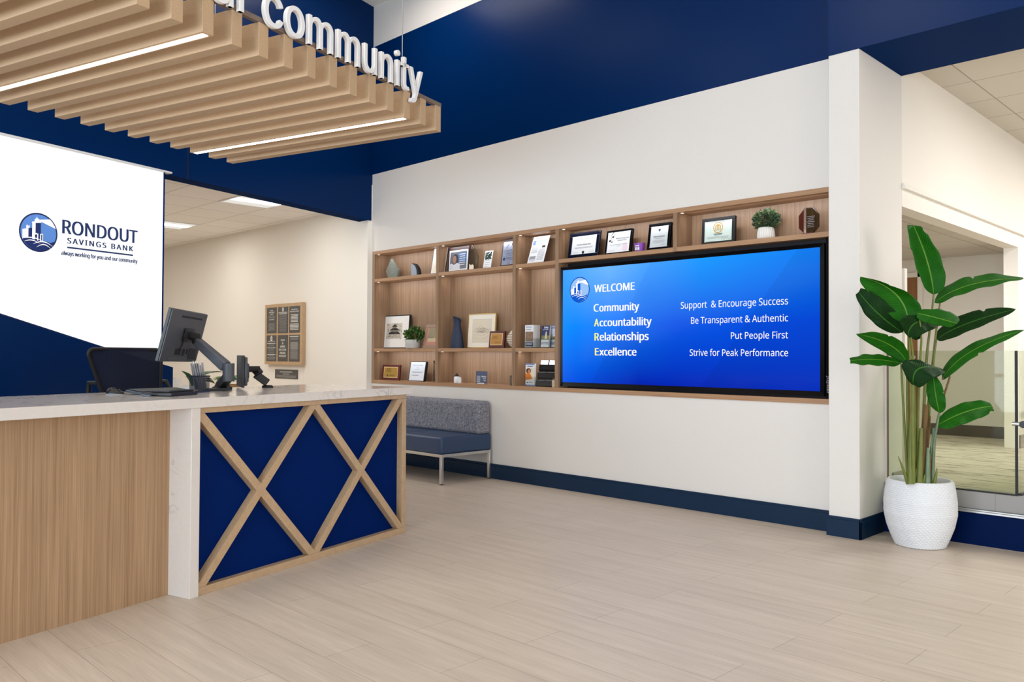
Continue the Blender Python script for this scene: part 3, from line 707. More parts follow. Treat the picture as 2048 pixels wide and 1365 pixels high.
# -- top row, first bay
F = Fr((776, 553), (793, 553), (782, 517.6), 5.755, Z3, lean=0)
xa = py(771, 540, 5.755).x - F.o.x; xb = py(795.5, 540, 5.755).x - F.o.x; xc = py(782, 520, 5.755).x - F.o.x
hy = py(782, 541.5, 5.755).z - Z3; hh = py(782, 517.6, 5.755).z - Z3
t = thing('crystal_award', 'frosted teardrop glass award with a pointed top in the left end bay', 'award', F.base())
mb = MB(); F.poly(mb, [(0, 0), (F.w, 0), (xb, hy), (xc, hh), (xa, hy)], -0.035, -0.004); mb.build('crystal_body', 'frost', t, bev=0.003)
mb = MB(); F.lines(mb, rows(F.w / 2, hy * 0.75, hy * 1.5, 5, 0.045, 0.004, 1), -0.0035); mb.build('engraving', 'inkgrey', t)
F = Fr((822, 549), (836, 549), (822, 527), 5.75, Z3, lean=0)
R_ = F.h
t = thing('stone_award', 'small half-moon stone award with a dark rim on the top left shelf', 'award', F.base())
arc = [(F.w * math.sin(a), R_ * (0.05 + 0.95 * math.cos(a))) for a in [math.pi / 2 * 1.03 * i / 12 for i in range(13)]]
mb = MB(); F.poly(mb, [(0, 0)] + [(0, R_)] + arc[1:], -0.05, -0.01); mb.build('stone_back', 'matblack', t, bev=0.003)
mb = MB(); F.poly(mb, [(0, 0), (0, R_ * 0.93)] + [(x * 0.78, y * 0.93) for x, y in arc[1:]], -0.0099, 0.0); mb.build('stone_face', plain('speckled_stone', (142, 154, 166), 0.5, var=0.25, scale=120), t)
F = Fr((860.4, 544), (884, 544), (868.7, 497.8), 5.735, Z3, w=0.235)
t, sh = framed('framed_certificate', 'cream certificate in a thin black frame leaning behind the first upright, cut off by it', 'certificate', F, 'ink', 0.005, 0.012, 'papercream')
mb = MB(); F.frame(mb, 0.022, -0.0029, -0.0015); mb.build('mount', 'paper', t)
mb = MB(); F.lines(mb, rows(F.w / 2, 0.07, F.h - 0.09, 7, 0.06, 0.004, 2), -0.0029); mb.build('print', 'inkgrey', sh)
# -- top row, second bay
F = Fr((895, 540.6), (936, 537), (897.8, 496.6), 5.745, Z3)
t = thing('photo_plaque', 'dark plaque with a clear-fronted photo of a person against blue', 'plaque', F.base())
mb = MB(); F.slab(mb, 0, F.w, 0, F.h, -0.02, 0); mb.build('backing', plain('dark_cherry', (44, 16, 18), 0.4), t, bev=0.002)
x0, x1, y0, y1 = F.w * 0.08, F.w * 0.97, F.h * 0.05, F.h * 0.86
mb = MB(); F.slab(mb, x0, x1, y0, y1, 0.0, 0.006); mb.build('border', 'paper', t)
mb = MB(); X = lambda q: x0 + (x1 - x0) * (0.05 + 0.9 * q); Yy = lambda q: y0 + (y1 - y0) * (0.06 + 0.86 * q)
F.slab(mb, X(0), X(1), Yy(0), Yy(1), 0.006, 0.0066, 0)
F.slab(mb, X(0.5), X(0.97), Yy(0.35), Yy(0.9), 0.0066, 0.007, 4)
el = lambda cx, cy, rx, ry: [(X(cx + rx * math.cos(2 * math.pi * i / 20)), Yy(cy + ry * math.sin(2 * math.pi * i / 20))) for i in range(20)]
F.poly(mb, el(0.32, 0.55, 0.19, 0.33), 0.0066, 0.0072, 1); F.poly(mb, el(0.27, 0.56, 0.12, 0.23), 0.0072, 0.0078, 2)
F.poly(mb, [(X(0), Yy(0)), (X(0.62), Yy(0)), (X(0.6), Yy(0.3)), (X(0.42), Yy(0.36)), (X(0.25), Yy(0.26)), (X(0.1), Yy(0.36)), (X(0), Yy(0.3))], 0.0072, 0.0078, 3)
F.lines(mb, [(X(0.74), Yy(0.84 - 0.12 * i), (x1 - x0) * (0.16 - 0.02 * (i % 2)), 0.008) for i in range(6)], 0.0071, 3)
mb.build('photo', [plain('photo_slate', (84, 92, 104), 0.3), plain('photo_hair', (30, 26, 28), 0.4), plain('photo_skin', (150, 112, 96), 0.4), plain('photo_pale', (206, 208, 216), 0.4), plain('photo_blue', (54, 104, 156), 0.3)], t)
F = Fr((938, 536), (950.5, 536), (942.6, 490), 5.715, Z3, lean=0)
t = thing('crystal_award', 'tall clear faceted crystal award with a slanted point beside the photo plaque', 'award', F.base())
mb = MB(); W2 = F.w; F.poly(mb, [(0, 0), (W2 * 1.05, 0), (W2 * 1.3, F.h * 0.52), (W2 * 0.45, F.h), (W2 * 0.0, F.h * 0.6)], -0.03, 0.0); mb.build('crystal_body', 'crystal', t, bev=0.005)
mb = MB(); F.poly(mb, [(W2 * 0.05, 0), (W2 * 0.75, 0), (W2 * 0.78, 0.04), (W2 * 0.55, 0.055), (W2 * 0.35, 0.045), (W2 * 0.08, 0.06)], 0.001, 0.004); mb.build('gilt_foot', 'papercream', t)
F = Fr((965.5, 534), (980.8, 534), (971, 503), 5.735, Z3)
t = thing('leaf_card', 'small white card printed with dark green leaves on a little stand', 'card', F.base())
mb = MB(); F.slab(mb, 0, F.w, 0, F.h, -0.006, 0); mb.build('card', 'paper', t)
mb = MB(); rr = random.Random(4)
for i in range(64):
    cx, cy, rd, an = rr.uniform(0.08, 0.9) * F.w, F.h * rr.uniform(0.53, 0.93), rr.uniform(0.010, 0.017), rr.uniform(0, 6)
    cx = min(max(cx, 0.018), F.w - 0.018); cy = min(cy, F.h - 0.02)
    F.poly(mb, [(cx + rd * math.cos(an + 2 * math.pi * k / 6) * (1 if k % 3 == 0 else 0.45), cy + rd * math.sin(an + 2 * math.pi * k / 6) * (1 if k % 3 == 0 else 0.45)) for k in range(6)], 0.0001, 0.0005 + 0.00002 * i, i % 2)
mb.build('leaf_print', [plain('print_green', (20, 62, 44), 0.5), plain('print_dark_green', (10, 34, 30), 0.5)], t)
mb = MB(); F.lines(mb, rows(F.w / 2, F.h * 0.12, F.h * 0.45, 4, F.w * 0.36, 0.003, 5), 0.0001); mb.build('print', 'inkgrey', t)
mb = MB(); F.slab(mb, -0.012, F.w * 0.5, 0.0, 0.010, 0.001, 0.02); mb.build('stand', 'acrylic', t)
F = Fr((1000.3, 530), (1024, 530), (1007, 480), 5.735, Z3, w=0.225)
t = thing('silver_plaque', 'silver corporate leader plaque on dark cherry wood, half behind the second upright', 'plaque', F.base())
mb = MB(); F.slab(mb, 0, F.w, 0, F.h, -0.02, 0); mb.build('backing', plain('near_black_cherry', (40, 14, 16), 0.45), t, bev=0.002)
mb = MB(); F.slab(mb, 0.014, F.w - 0.014, 0.018, F.h - 0.03, 0, 0.002); pl = mb.build('plate', plain('silver_plate', (158, 165, 184), 0.35, metal=0.3), t)
mb = MB(); cx = F.w / 2
F.text(mb, 'CORPORATE', cx, F.h * 0.53, 0.020, 0.0021, F.w * 0.72); F.text(mb, 'LEADER', cx, F.h * 0.43, 0.020, 0.0021, F.w * 0.5); F.text(mb, 'RONDOUT', cx + 0.02, F.h * 0.27, 0.017, 0.0021, F.w * 0.55, bold=0.02)
F.lines(mb, [(cx, F.h * 0.385, F.w * 0.38, 0.002), (cx + 0.02, F.h * 0.23, F.w * 0.25, 0.003), (cx, F.h * 0.12, 0.02, 0.003), (cx, F.h * 0.85, 0.05, 0.003)], 0.0021)
F.poly(mb, [(0.045 + 0.016 * math.cos(i * math.pi / 8), F.h * 0.275 + 0.016 * math.sin(i * math.pi / 8)) for i in range(16)], 0.0021, 0.0025)
for k in (-1, 1): F.poly(mb, [(cx + k * 0.05, F.h * 0.66), (cx + k * 0.058, F.h * 0.66), (cx + k * 0.02, F.h * 0.83), (cx + k * 0.012, F.h * 0.82)], 0.0021, 0.0025)
mb.build('engraving', 'inknavy', pl)
# -- top row, third bay
F = Fr((1054, 525), (1086.2, 522), (1068, 475), 5.70, Z3)
t = thing('newsletter_sheet', 'printed newsletter sheet tilted back in a clear holder in the narrow top bay', 'flyer', F.base())
mb = MB(); F.slab(mb, 0, F.w, 0, F.h, -0.004, 0); sh = mb.build('sheet', 'paper', t)
mb = MB(); F.text(mb, 'Rondout Savings Bank', F.w * 0.36, F.h * 0.92, 0.011, 0.0003, F.w * 0.6, bold=0.02, mi=0)
for i in range(16): F.lines(mb, [(F.w * 0.27, F.h * (0.6 - 0.034 * i), F.w * 0.19, 0.0035)] if i not in (7, 8, 9) else [], 0.0003, 1)
for i in range(13): F.lines(mb, [(F.w * 0.72, F.h * (0.52 - 0.034 * i), F.w * 0.2, 0.0035)], 0.0003, 1)
F.slab(mb, F.w * 0.05, F.w * 0.24, F.h * 0.68, F.h * 0.86, 0.0003, 0.0006, 2); F.slab(mb, F.w * 0.28, F.w * 0.55, F.h * 0.73, F.h * 0.88, 0.0003, 0.0006, 3)
F.slab(mb, F.w * 0.6, F.w * 0.9, F.h * 0.79, F.h * 0.87, 0.0003, 0.0006, 3); F.slab(mb, F.w * 0.68, F.w * 0.88, F.h * 0.56, F.h * 0.64, 0.0003, 0.0006, 0); F.slab(mb, F.w * 0.06, F.w * 0.42, F.h * 0.15, F.h * 0.26, 0.0003, 0.0006, 1)
mb.build('print', ['ink', 'inkgrey', plain('print_blue', (86, 112, 160), 0.5), plain('print_light_blue', (142, 170, 212), 0.5)], sh)
mb = MB(); F.slab(mb, -0.003, F.w + 0.003, -0.0, 0.004, -0.008, 0.012); F.slab(mb, -0.003, F.w + 0.003, 0.0, F.h + 0.004, -0.008, -0.0045); mb.build('holder', 'acrylic', t)
# -- top row, long bay above the screen
def cert(label, bl, br, tl, Y, f, depth, fm, paper, body):
    F = Fr(bl, br, tl, Y, Z4)
    t, sh = framed('framed_certificate', label, 'certificate', F, fm, f, depth, paper, None, 0.004)
    mb = MB(); body(F, mb); mb.build('print', ['ink', 'inkgrey', 'inknavy', plain('print_gold', (196, 150, 60), 0.4), plain('print_pink', (232, 212, 222), 0.6)], sh)
    return t, F
def body1(F, mb):
    c_ = F.w / 2; d = -0.0028
    F.text(mb, 'Certificate of Recognition', c_, F.h * 0.72, 0.014, d, F.w * 0.6, 2); F.text(mb, 'Rondout Savings Bank', c_, F.h * 0.49, 0.013, d, F.w * 0.46, 0, 0.02)
    F.lines(mb, [(c_, F.h * 0.41, F.w * 0.3, 0.003), (c_, F.h * 0.38, F.w * 0.28, 0.003), (F.w * 0.78, F.h * 0.22, 0.03, 0.003), (F.w * 0.25, F.h * 0.22, 0.03, 0.003), (c_, F.h * 0.64, 0.02, 0.003)], d, 1)
    F.poly(mb, [(c_ + 0.014 * math.cos(i * math.pi / 8), F.h * 0.21 + 0.014 * math.sin(i * math.pi / 8)) for i in range(16)], d, d + 0.0005)
cert('certificate in a thick glossy blue-black frame, nearest the narrow bay', (1134.6, 516), (1195, 511), (1140.5, 468), 5.715, 0.037, 0.026, plain('blue_black_lacquer', (14, 18, 34), 0.15), 'paper', body1)
def body2(F, mb):
    c_ = F.w / 2; d = -0.0028
    F.slab(mb, F.w * 0.68, F.w * 0.86, F.h * 0.1, F.h * 0.45, d, d + 0.0003, 4)
    F.text(mb, 'Rondout Savings Bank', F.w * 0.64, F.h * 0.62, 0.013, d + 0.0003, F.w * 0.5, 0, 0.01); F.text(mb, 'Upbeat Donor', F.w * 0.64, F.h * 0.54, 0.012, d + 0.0003, F.w * 0.36)
    F.lines(mb, [(F.w * 0.6, F.h * 0.82, F.w * 0.14, 0.003), (c_, F.h * 0.40, F.w * 0.34, 0.003), (F.w * 0.52, F.h * 0.34, 0.02, 0.003), (F.w * 0.25, F.h * 0.16, 0.03, 0.003)], d + 0.0003, 1)
    for (nx, ny, k) in ((0.16, 0.57, 1.0), (0.27, 0.72, 1.0), (0.24, 0.52, 0.6)):
        q = 0.009 * k; F.poly(mb, [(F.w * nx + 1.3 * q * math.cos(i * math.pi / 6), F.h * ny + q * math.sin(i * math.pi / 6)) for i in range(12)], d, d + 0.0006)
        F.slab(mb, F.w * nx + q, F.w * nx + q + 0.003 * k, F.h * ny, F.h * ny + 0.05 * k, d, d + 0.0006)
    F.poly(mb, [(F.w * 0.16 + 0.01, F.h * 0.57 + 0.045), (F.w * 0.27 + 0.012, F.h * 0.72 + 0.045), (F.w * 0.27 + 0.012, F.h * 0.72 + 0.055), (F.w * 0.16 + 0.01, F.h * 0.57 + 0.055)], d, d + 0.0006)
cert('certificate with printed music notes in a slim black frame', (1208.5, 510), (1260, 504), (1213.8, 462.8), 5.725, 0.020, 0.03, 'gloss', 'paper', body2)
def body3(F, mb):
    c_ = F.w / 2; d = -0.0028
    F.text(mb, 'Rondout Savings Bank', c_, F.h * 0.48, 0.013, d, F.w * 0.5, 0, 0.01); F.lines(mb, [(c_, F.h * 0.43, F.w * 0.2, 0.004)] + rows(c_, F.h * 0.28, F.h * 0.37, 4, F.w * 0.32, 0.002, 7) + [(F.w * 0.72, F.h * 0.2, 0.025, 0.003)], d, 1)
    F.poly(mb, [(c_ - 0.012, F.h * 0.74), (c_, F.h * 0.68), (c_ + 0.012, F.h * 0.74), (c_ + 0.01, F.h * 0.78), (c_ - 0.01, F.h * 0.78)], d, d + 0.0005, 2)
cert('certificate in a double black frame, right of the purple cup', (1292.9, 501), (1338, 495), (1298, 449.3), 5.725, 0.027, 0.028, 'gloss', plain('certificate_grey', (204, 210, 212), 0.35), body3)
Xc = py(1279, 500, 5.735).x; rt = (py(1288, 490, 5.735).x - py(1270, 490, 5.735).x) / 2; ht = py(1279, 487, 5.735).z - Z4
t = thing('purple_cup', 'small purple printed cup standing between two certificates', 'cup', (Xc, 5.735, Z4))
MB().lathe([(rt * 0.84, 0.001), (rt * 0.9, ht * 0.5), (rt, ht), (rt * 0.93, ht), (rt * 0.82, 0.008)], (Xc, 5.735, Z4), 28).build('cup_body', plain('purple_cup_plastic', (134, 66, 172), 0.4), t, smooth=True)
mb = MB()
for i, (a0, a1, z0, z1) in enumerate(((-1.9, -1.62, 0.18, 0.5), (-1.55, -1.3, 0.18, 0.5), (-1.22, -0.98, 0.2, 0.48), (-1.9, -1.7, 0.6, 0.72), (-1.6, -1.4, 0.6, 0.72), (-1.3, -1.05, 0.6, 0.72))):
    r0 = rt * 0.92 + 0.002; q = [(math.cos(a), math.sin(a)) for a in (a0, (a0 + a1) / 2, a1)]
    for k in range(2): mb.hexa([V((Xc + q[k + d_][0] * r0 * g_, 5.735 + q[k + d_][1] * r0 * g_, Z4 + ht * z_)) for z_ in (z0, z1) for d_, g_ in ((0, 1), (1, 1), (1, 1.03), (0, 1.03))])
mb.build('printed_mark', 'paper', t)
def body4(F, mb):
    c_ = F.w / 2; d = -0.0028; cy = F.h * 0.62; ro = 0.043
    pts = lambda r_: [(c_ + r_ * math.cos(i * math.pi / 16), cy + r_ * 1.02 * math.sin(i * math.pi / 16)) for i in range(32)]
    F.poly(mb, pts(ro), d, d + 0.0003, 3); 
    F.poly(mb, pts(ro * 0.84), d + 0.0003, d + 0.0006, 5)
    for k in (-0.5, -0.17, 0.17, 0.5): F.slab(mb, c_ + k * ro - 0.0035, c_ + k * ro + 0.0035, cy - ro * 0.4, cy + ro * 0.3, d + 0.0006, d + 0.0009, 3)
    F.slab(mb, c_ - ro * 0.66, c_ + ro * 0.66, cy - ro * 0.52, cy - ro * 0.42, d + 0.0006, d + 0.0009, 3); F.poly(mb, [(c_ - ro * 0.66, cy + ro * 0.32), (c_ + ro * 0.66, cy + ro * 0.32), (c_, cy + ro * 0.66)], d + 0.0006, d + 0.0009, 3)
    F.text(mb, 'Rondout Savings Bank', c_, F.h * 0.375, 0.009, d, F.w * 0.26, 0, 0.02); F.text(mb, 'Kingston, New York', c_, F.h * 0.34, 0.008, d, F.w * 0.22)
    F.lines(mb, [(c_, F.h * 0.86, F.w * 0.36, 0.004), (c_, F.h * 0.82, F.w * 0.22, 0.003)] + rows(c_, F.h * 0.235, F.h * 0.29, 3, F.w * 0.4, 0.002, 3) + [(F.w * 0.25, F.h * 0.14, 0.035, 0.003), (F.w * 0.27, F.h * 0.11, 0.05, 0.003)], d, 1)
    mb.tube([F.p(c_ + 0.03 + 0.012 * i, F.h * 0.165 + 0.012 * (i % 2) + 0.006 * math.sin(i * 2.1), d) for i in range(8)], 0.0009, 6, 0)
F = Fr((1402.5, 490), (1468.4, 483.5), (1401.7, 439.5), 5.745, Z4, lean=3)
t, sh = framed('framed_certificate', 'pale green certificate with a round gold seal in a plain black frame', 'certificate', F, 'matblack', 0.026, 0.03, plain('certificate_green', (206, 222, 214), 0.5))
mb = MB(); body4(F, mb); mb.build('print', ['ink', 'inkgrey', 'inknavy', plain('print_gold2', (196, 150, 60), 0.4), 'paper', plain('certificate_green2', (206, 222, 214), 0.5)], sh)
# -- octagonal award
F = Fr((1603, 468), (1631, 464), (1603, 417), 5.74, Z4, lean=0)
t = thing('octagon_award', 'octagonal smoky glass award with a red mirrored half at the shelf end', 'award', F.base())
k0, k1 = py(1597, 440, 5.74).x - F.o.x, py(1637, 440, 5.74).x - F.o.x; hh = F.h; ww = k1 - k0; q = ww * 0.29; qz = hh * 0.27
oct_ = [(k0 + q, 0.012), (k1 - q, 0.012), (k1, qz), (k1, hh - qz), (k1 - q, hh), (k0 + q, hh), (k0, hh - qz), (k0, qz)]
xm = k0 + ww * 0.36
mb = MB(); F.poly(mb, [(xm, 0.012), (k1 - q, 0.012), (k1, qz), (k1, hh - qz), (k1 - q, hh), (xm, hh)], -0.022, 0.0); mb.build('smoky_glass', clear('smoky_glass', (150, 142, 112), 0.1, 0.05), t, bev=0.005)
mb = MB(); F.poly(mb, [(k0 + q, 0.012), (xm, 0.012), (xm, hh), (k0 + q, hh), (k0, hh - qz), (k0, qz)], -0.022, 0.0); mb.build('red_glass', plain('red_mirror_glass', (74, 16, 16), 0.08, coat=1.0), t, bev=0.004)
mb = MB(); F.slab(mb, xm - 0.012, xm + 0.006, 0.012, hh, -0.024, 0.004); mb.build('mirror_band', 'chrome', t)
mb = MB(); F.slab(mb, k0 + q * 0.7, k1 - q * 0.7, 0, 0.013, -0.05, 0.02); mb.build('foot', 'cherry', t, bev=0.002)
mb = MB(); F.lines(mb, rows(xm + ww * 0.26, hh * 0.28, hh * 0.66, 7, ww * 0.2, 0.003, 9), 0.0004); mb.build('engraving', 'inkgrey', t)

def leafy(mb, c, rx, ry, rz, n, size, seed, mats=2, up=0.3, droop=0.0):
    """tuft of small pointed leaves inside an ellipsoid"""
    r = random.Random(seed)
    for i in range(n):
        d = V((r.gauss(0, 1), r.gauss(0, 1), r.gauss(0, 1))).normalized(); k = r.uniform(0.35, 1.0) ** 0.6
        p = V((c[0] + d.x * rx * k, c[1] + d.y * ry * k, c[2] + d.z * rz * k))
        a = (d + V((0, 0, up)) + V((r.uniform(-.5, .5), r.uniform(-.5, .5), r.uniform(-.4, .4)))).normalized()
        b_ = a.cross(V((r.uniform(-1, 1), r.uniform(-1, 1), r.uniform(-1, 1)))).normalized(); L = size * r.uniform(0.7, 1.25); w_ = L * 0.36
        nn = a.cross(b_) * (w_ * 0.5)
        mb.add([p - a * L * 0.5, p + b_ * w_ + nn * 0.5, p + nn * -0.3, p - b_ * w_ + nn * 0.5, p + a * L * 0.6 - V((0, 0, droop * L))], ((0, 1, 2), (0, 2, 3), (1, 4, 2), (2, 4, 3)), i % (mats - 1) if r.random() > 0.14 else mats - 1)
# potted plants on the shelf
Xp = py(1532, 470, 5.765).x; rp = (py(1547.5, 468, 5.765).x - py(1516, 468, 5.765).x) / 2; hp_ = py(1532, 456, 5.765).z - Z4
t = thing('potted_plant', 'bushy green plant in a white ribbed pot on the shelf above the screen', 'plant', (Xp, 5.765, Z4))
mb = MB(); seg = 120; prof = [(0.80, 0.0), (0.98, 0.12), (1.0, 0.35), (0.95, 0.7), (0.84, 0.97), (0.76, 1.0), (0.7, 0.9), (0.68, 0.6)]
vs = [V((Xp, 5.765, Z4)) + V((rp * r_ * (1 + (0.03 * math.cos(k * math.pi / 2.5) if j < 5 else 0)) * math.cos(2 * math.pi * k / seg), rp * r_ * (1 + (0.03 * math.cos(k * math.pi / 2.5) if j < 5 else 0)) * math.sin(2 * math.pi * k / seg), 0.001 + hp_ * z_)) for j, (r_, z_) in enumerate(prof) for k in range(seg)]
mb.add(vs, [(j * seg + k, j * seg + (k + 1) % seg, (j + 1) * seg + (k + 1) % seg, (j + 1) * seg + k) for j in range(len(prof) - 1) for k in range(seg)]); mb.build('pot', 'mount', t, smooth=True)
MB().lathe([(rp * 0.69, 0), (rp * 0.69, 0.01)], (Xp, 5.765, Z4 + hp_ * 0.8), 24).build('soil', plain('dark_soil', (40, 30, 24), 0.95), t)
gz = (py(1532, 419, 5.765).z + py(1532, 460, 5.765).z) / 2; gr = (py(1564, 440, 5.765).x - py(1504, 440, 5.765).x) / 2
G1 = [plain('foliage_deep', (48, 72, 48), 0.6), plain('foliage_mid', (70, 96, 62), 0.6), plain('foliage_bud', (128, 142, 88), 0.6)]
mb = MB(); leafy(mb, (Xp, 5.765, gz), gr * 0.9, gr * 0.62, gr * 0.66, 900, 0.023, 11, 3); mb.build('foliage', G1, t, fixn=False)
mb = MB(); rr = random.Random(3)
for i in range(9): mb.tube([(Xp, 5.765, Z4 + hp_ * 0.8), (Xp + rr.uniform(-.04, .04), 5.765 + rr.uniform(-.03, .03), gz - 0.02), (Xp + rr.uniform(-.1, .1), 5.765 + rr.uniform(-.05, .05), gz + rr.uniform(0.0, .05))], 0.0015, 5)
mb.build('stems', G1[1], t)
Xp = py(826, 690, 5.72).x; rp = (py(836, 690, 5.72).x - py(816, 690, 5.72).x) / 2; hp_ = py(826, 680, 5.72).z - Z2
t = thing('potted_plant', 'small leafy plant in a round grey pot beside the framed etching', 'plant', (Xp, 5.72, Z2))
MB().lathe([(rp * 0.86, 0.001), (rp * 0.95, hp_ * 0.12), (rp * 1.0, hp_), (rp * 0.9, hp_), (rp * 0.88, hp_ * 0.8)], (Xp, 5.72, Z2), 32).build('pot', plain('grey_ceramic', (196, 194, 190), 0.6, var=0.06), t, smooth=True)
MB().lathe([(rp * 0.885, 0), (rp * 0.885, 0.008)], (Xp, 5.72, Z2 + hp_ * 0.8), 24).build('soil', plain('dark_soil2', (40, 30, 24), 0.95), t)
G2 = [plain('leaf_green', (74, 112, 40), 0.5), plain('leaf_deep_green', (40, 74, 28), 0.5), plain('leaf_light_green', (132, 160, 76), 0.5)]
gz = (py(826, 658, 5.72).z + py(826, 684, 5.72).z) / 2; gr = (py(844, 670, 5.72).x - py(808, 670, 5.72).x) / 2
mb = MB(); leafy(mb, (Xp, 5.735, gz), gr * 0.92, gr * 0.6, gr * 0.62, 330, 0.042, 21, 3, up=0.6); mb.build('foliage', G2, t, fixn=False)
# -- middle row
F = Fr((757, 696), (815.5, 696), (755.8, 632.8), 5.80, Z2, lean=4)
t, sh = framed('framed_etching', 'black framed etching of a tiered building with a wide white mount', 'picture', F, 'ink', 0.011, 0.03, 'mount')
mb = MB(); X = lambda q: F.w * (0.235 + 0.53 * q); Yy = lambda q: F.h * (0.285 + 0.47 * q)
F.slab(mb, X(0), X(1), Yy(0), Yy(1), -0.0029, -0.0024, 0); d0 = -0.0024
pl_ = lambda pts, mi, k=0: F.poly(mb, [(X(x), Yy(y)) for x, y in pts], d0 + 0.0003 * k, d0 + 0.0003 * (k + 1), mi)
pl_([(0.12, 0.3), (0.9, 0.3), (0.82, 0.44), (0.22, 0.44)], 1); pl_([(0.26, 0.44), (0.78, 0.44), (0.78, 0.56), (0.26, 0.56)], 2); pl_([(0.2, 0.56), (0.86, 0.56), (0.68, 0.68), (0.36, 0.68)], 1)
pl_([(0.4, 0.68), (0.64, 0.68), (0.64, 0.78), (0.4, 0.78)], 2); pl_([(0.34, 0.78), (0.72, 0.78), (0.52, 0.95)], 1)
rr = random.Random(8)
for i in range(130):
    x, y = rr.random(), rr.random(); dx, dy = rr.uniform(0.01, 0.07), rr.uniform(0.008, 0.05)
    if y > 0.45 and 0.2 < x < 0.8 and rr.random() < 0.6: continue
    pl_([(x, y), (min(1, x + dx), y), (min(1, x + dx * 0.7), min(1, y + dy)), (x, min(1, y + dy))], 1 if rr.random() < 0.7 else 2, 1)
for i in range(10): pl_([(0.2 + i * 0.07, 0.06), (0.215 + i * 0.07, 0.06), (0.215 + i * 0.07, 0.3), (0.2 + i * 0.07, 0.3)], 1, 1)
mb.build('etching_print', [plain('etching_paper', (206, 196, 180), 0.7), 'ink', plain('etching_grey', (120, 112, 104), 0.7)], sh)
F = Fr((844.4, 696.5), (873, 696), (852.4, 650), 5.735, Z2, w=0.30)
t, sh = framed('framed_picture', 'brown framed picture with a pink mount, half hidden by the first upright', 'picture', F, plain('taupe_wood_frame', (150, 124, 104), 0.5), 0.036, 0.02, plain('pink_mount', (190, 128, 112), 0.7))
mb = MB(); F.slab(mb, F.w * 0.22, F.w * 0.82, F.h * 0.26, F.h * 0.84, -0.0029, -0.002, 0); F.slab(mb, F.w * 0.22, F.w * 0.82, F.h * 0.26, F.h * 0.42, -0.002, -0.0016, 1)
mb.build('landscape_print', [plain('print_olive', (132, 124, 98), 0.7, var=0.35, scale=60), plain('print_sand', (196, 172, 140), 0.7)], sh)
zv = lambda y: py(914, y, 5.75).z; xv = lambda x: py(x, 680, 5.75).x
Xv = xv(914); hv = zv(637) - Z2
t = thing('navy_vase', 'tall tapering navy vase with a slanted lip on the middle shelf', 'vase', (Xv, 5.75, Z2))
rb, rn, rtp = (xv(924.5) - xv(904)) / 2, (xv(918.7) - xv(908.3)) / 2, (xv(919.3) - xv(906.4)) / 2
mb = MB(); seg = 36; prof = [(rb * 0.97, 0.001), (rb, 0.01), (rb * 0.9, hv * 0.25), (rb * 0.77, hv * 0.5), (rn * 1.1, hv * 0.7), (rn, hv * 0.82), (rtp, hv * 1.0), (rtp * 0.86, hv * 0.99), (rn * 0.8, hv * 0.8)]
vs = []
for j, (r_, z_) in enumerate(prof):
    for k in range(seg):
        g_ = 2 * math.pi * k / seg; sl = -0.024 * math.cos(g_) * max(0, (z_ / hv - 0.8)) / 0.2
        vs.append(V((Xv + r_ * math.cos(g_), 5.75 + r_ * math.sin(g_) * 0.8, Z2 + z_ + sl)))
mb.add(vs, [(j * seg + k, j * seg + (k + 1) % seg, (j + 1) * seg + (k + 1) % seg, (j + 1) * seg + k) for j in range(len(prof) - 1) for k in range(seg)])
mb.build('vase_body', plain('navy_glaze', (25, 42, 68), 0.6, var=0.08, scale=60), t, smooth=True)
F = Fr((934, 696), (988.5, 696), (937.5, 628.8), 5.79, Z2)
t, sh = framed('framed_drawing', 'large gold framed pale line drawing behind the small wooden plaque', 'picture', F, 'goldframe', 0.010, 0.02, plain('ivory_mount', (238, 230, 214), 0.7))
mb = MB(); X = lambda q: F.w * (0.17 + 0.68 * q); Yy = lambda q: F.h * (0.17 + 0.66 * q)
F.slab(mb, X(0) - 0.002, X(1) + 0.002, Yy(0) - 0.002, Yy(1) + 0.002, -0.0029, -0.0026, 1); F.slab(mb, X(0), X(1), Yy(0), Yy(1), -0.0026, -0.0023, 0)
rr = random.Random(12)
def sk(pts, r_=0.0007): mb.tube([F.p(X(x), Yy(y), -0.0022) for x, y in pts], r_, 5, 2)
for i in range(16): y = 0.47 + rr.uniform(-0.05, 0.16); x = rr.uniform(0.05, 0.6); sk([(x + 0.06 * k, y + rr.uniform(-0.03, 0.04)) for k in range(6)], 0.0011)
sk([(0.02, 0.48), (0.3, 0.49), (0.98, 0.47)], 0.0012); sk([(0.02, 0.56), (0.5, 0.6), (0.98, 0.56)]); sk([(0.05, 0.25), (0.3, 0.14), (0.6, 0.15), (0.9, 0.3)]); sk([(0.3, 0.6), (0.45, 0.75), (0.62, 0.6)]); sk([(0.1, 0.35), (0.5, 0.28), (0.9, 0.42)])
mb.build('line_drawing', [plain('drawing_paper', (220, 208, 186), 0.8), 'inkgrey', plain('pencil', (150, 138, 120), 0.8)], sh)
def woodplaque(label, bl, br, tl, Y, z, pm, lean=None):
    F = Fr(bl, br, tl, Y, z, lean=lean)
    t = thing('wooden_plaque', label, 'plaque', F.base())
    mb = MB(); F.slab(mb, 0, F.w, 0, F.h, -0.022, 0); mb.build('backing', 'cherry', t, bev=0.003)
    a = F.w * 0.11; b_ = F.h * 0.16
    mb = MB(); F.slab(mb, a, F.w - a, b_, F.h - b_ * 0.9, 0, 0.0015); mb.build('plate_edge', plain('cream_gilt', (240, 222, 176), 0.4), t)
    mb = MB(); F.slab(mb, a + 0.005, F.w - a - 0.005, b_ + 0.005, F.h - b_ * 0.9 - 0.005, 0.0015, 0.0022); p_ = mb.build('brass_plate', pm, t)
    return t, F, p_
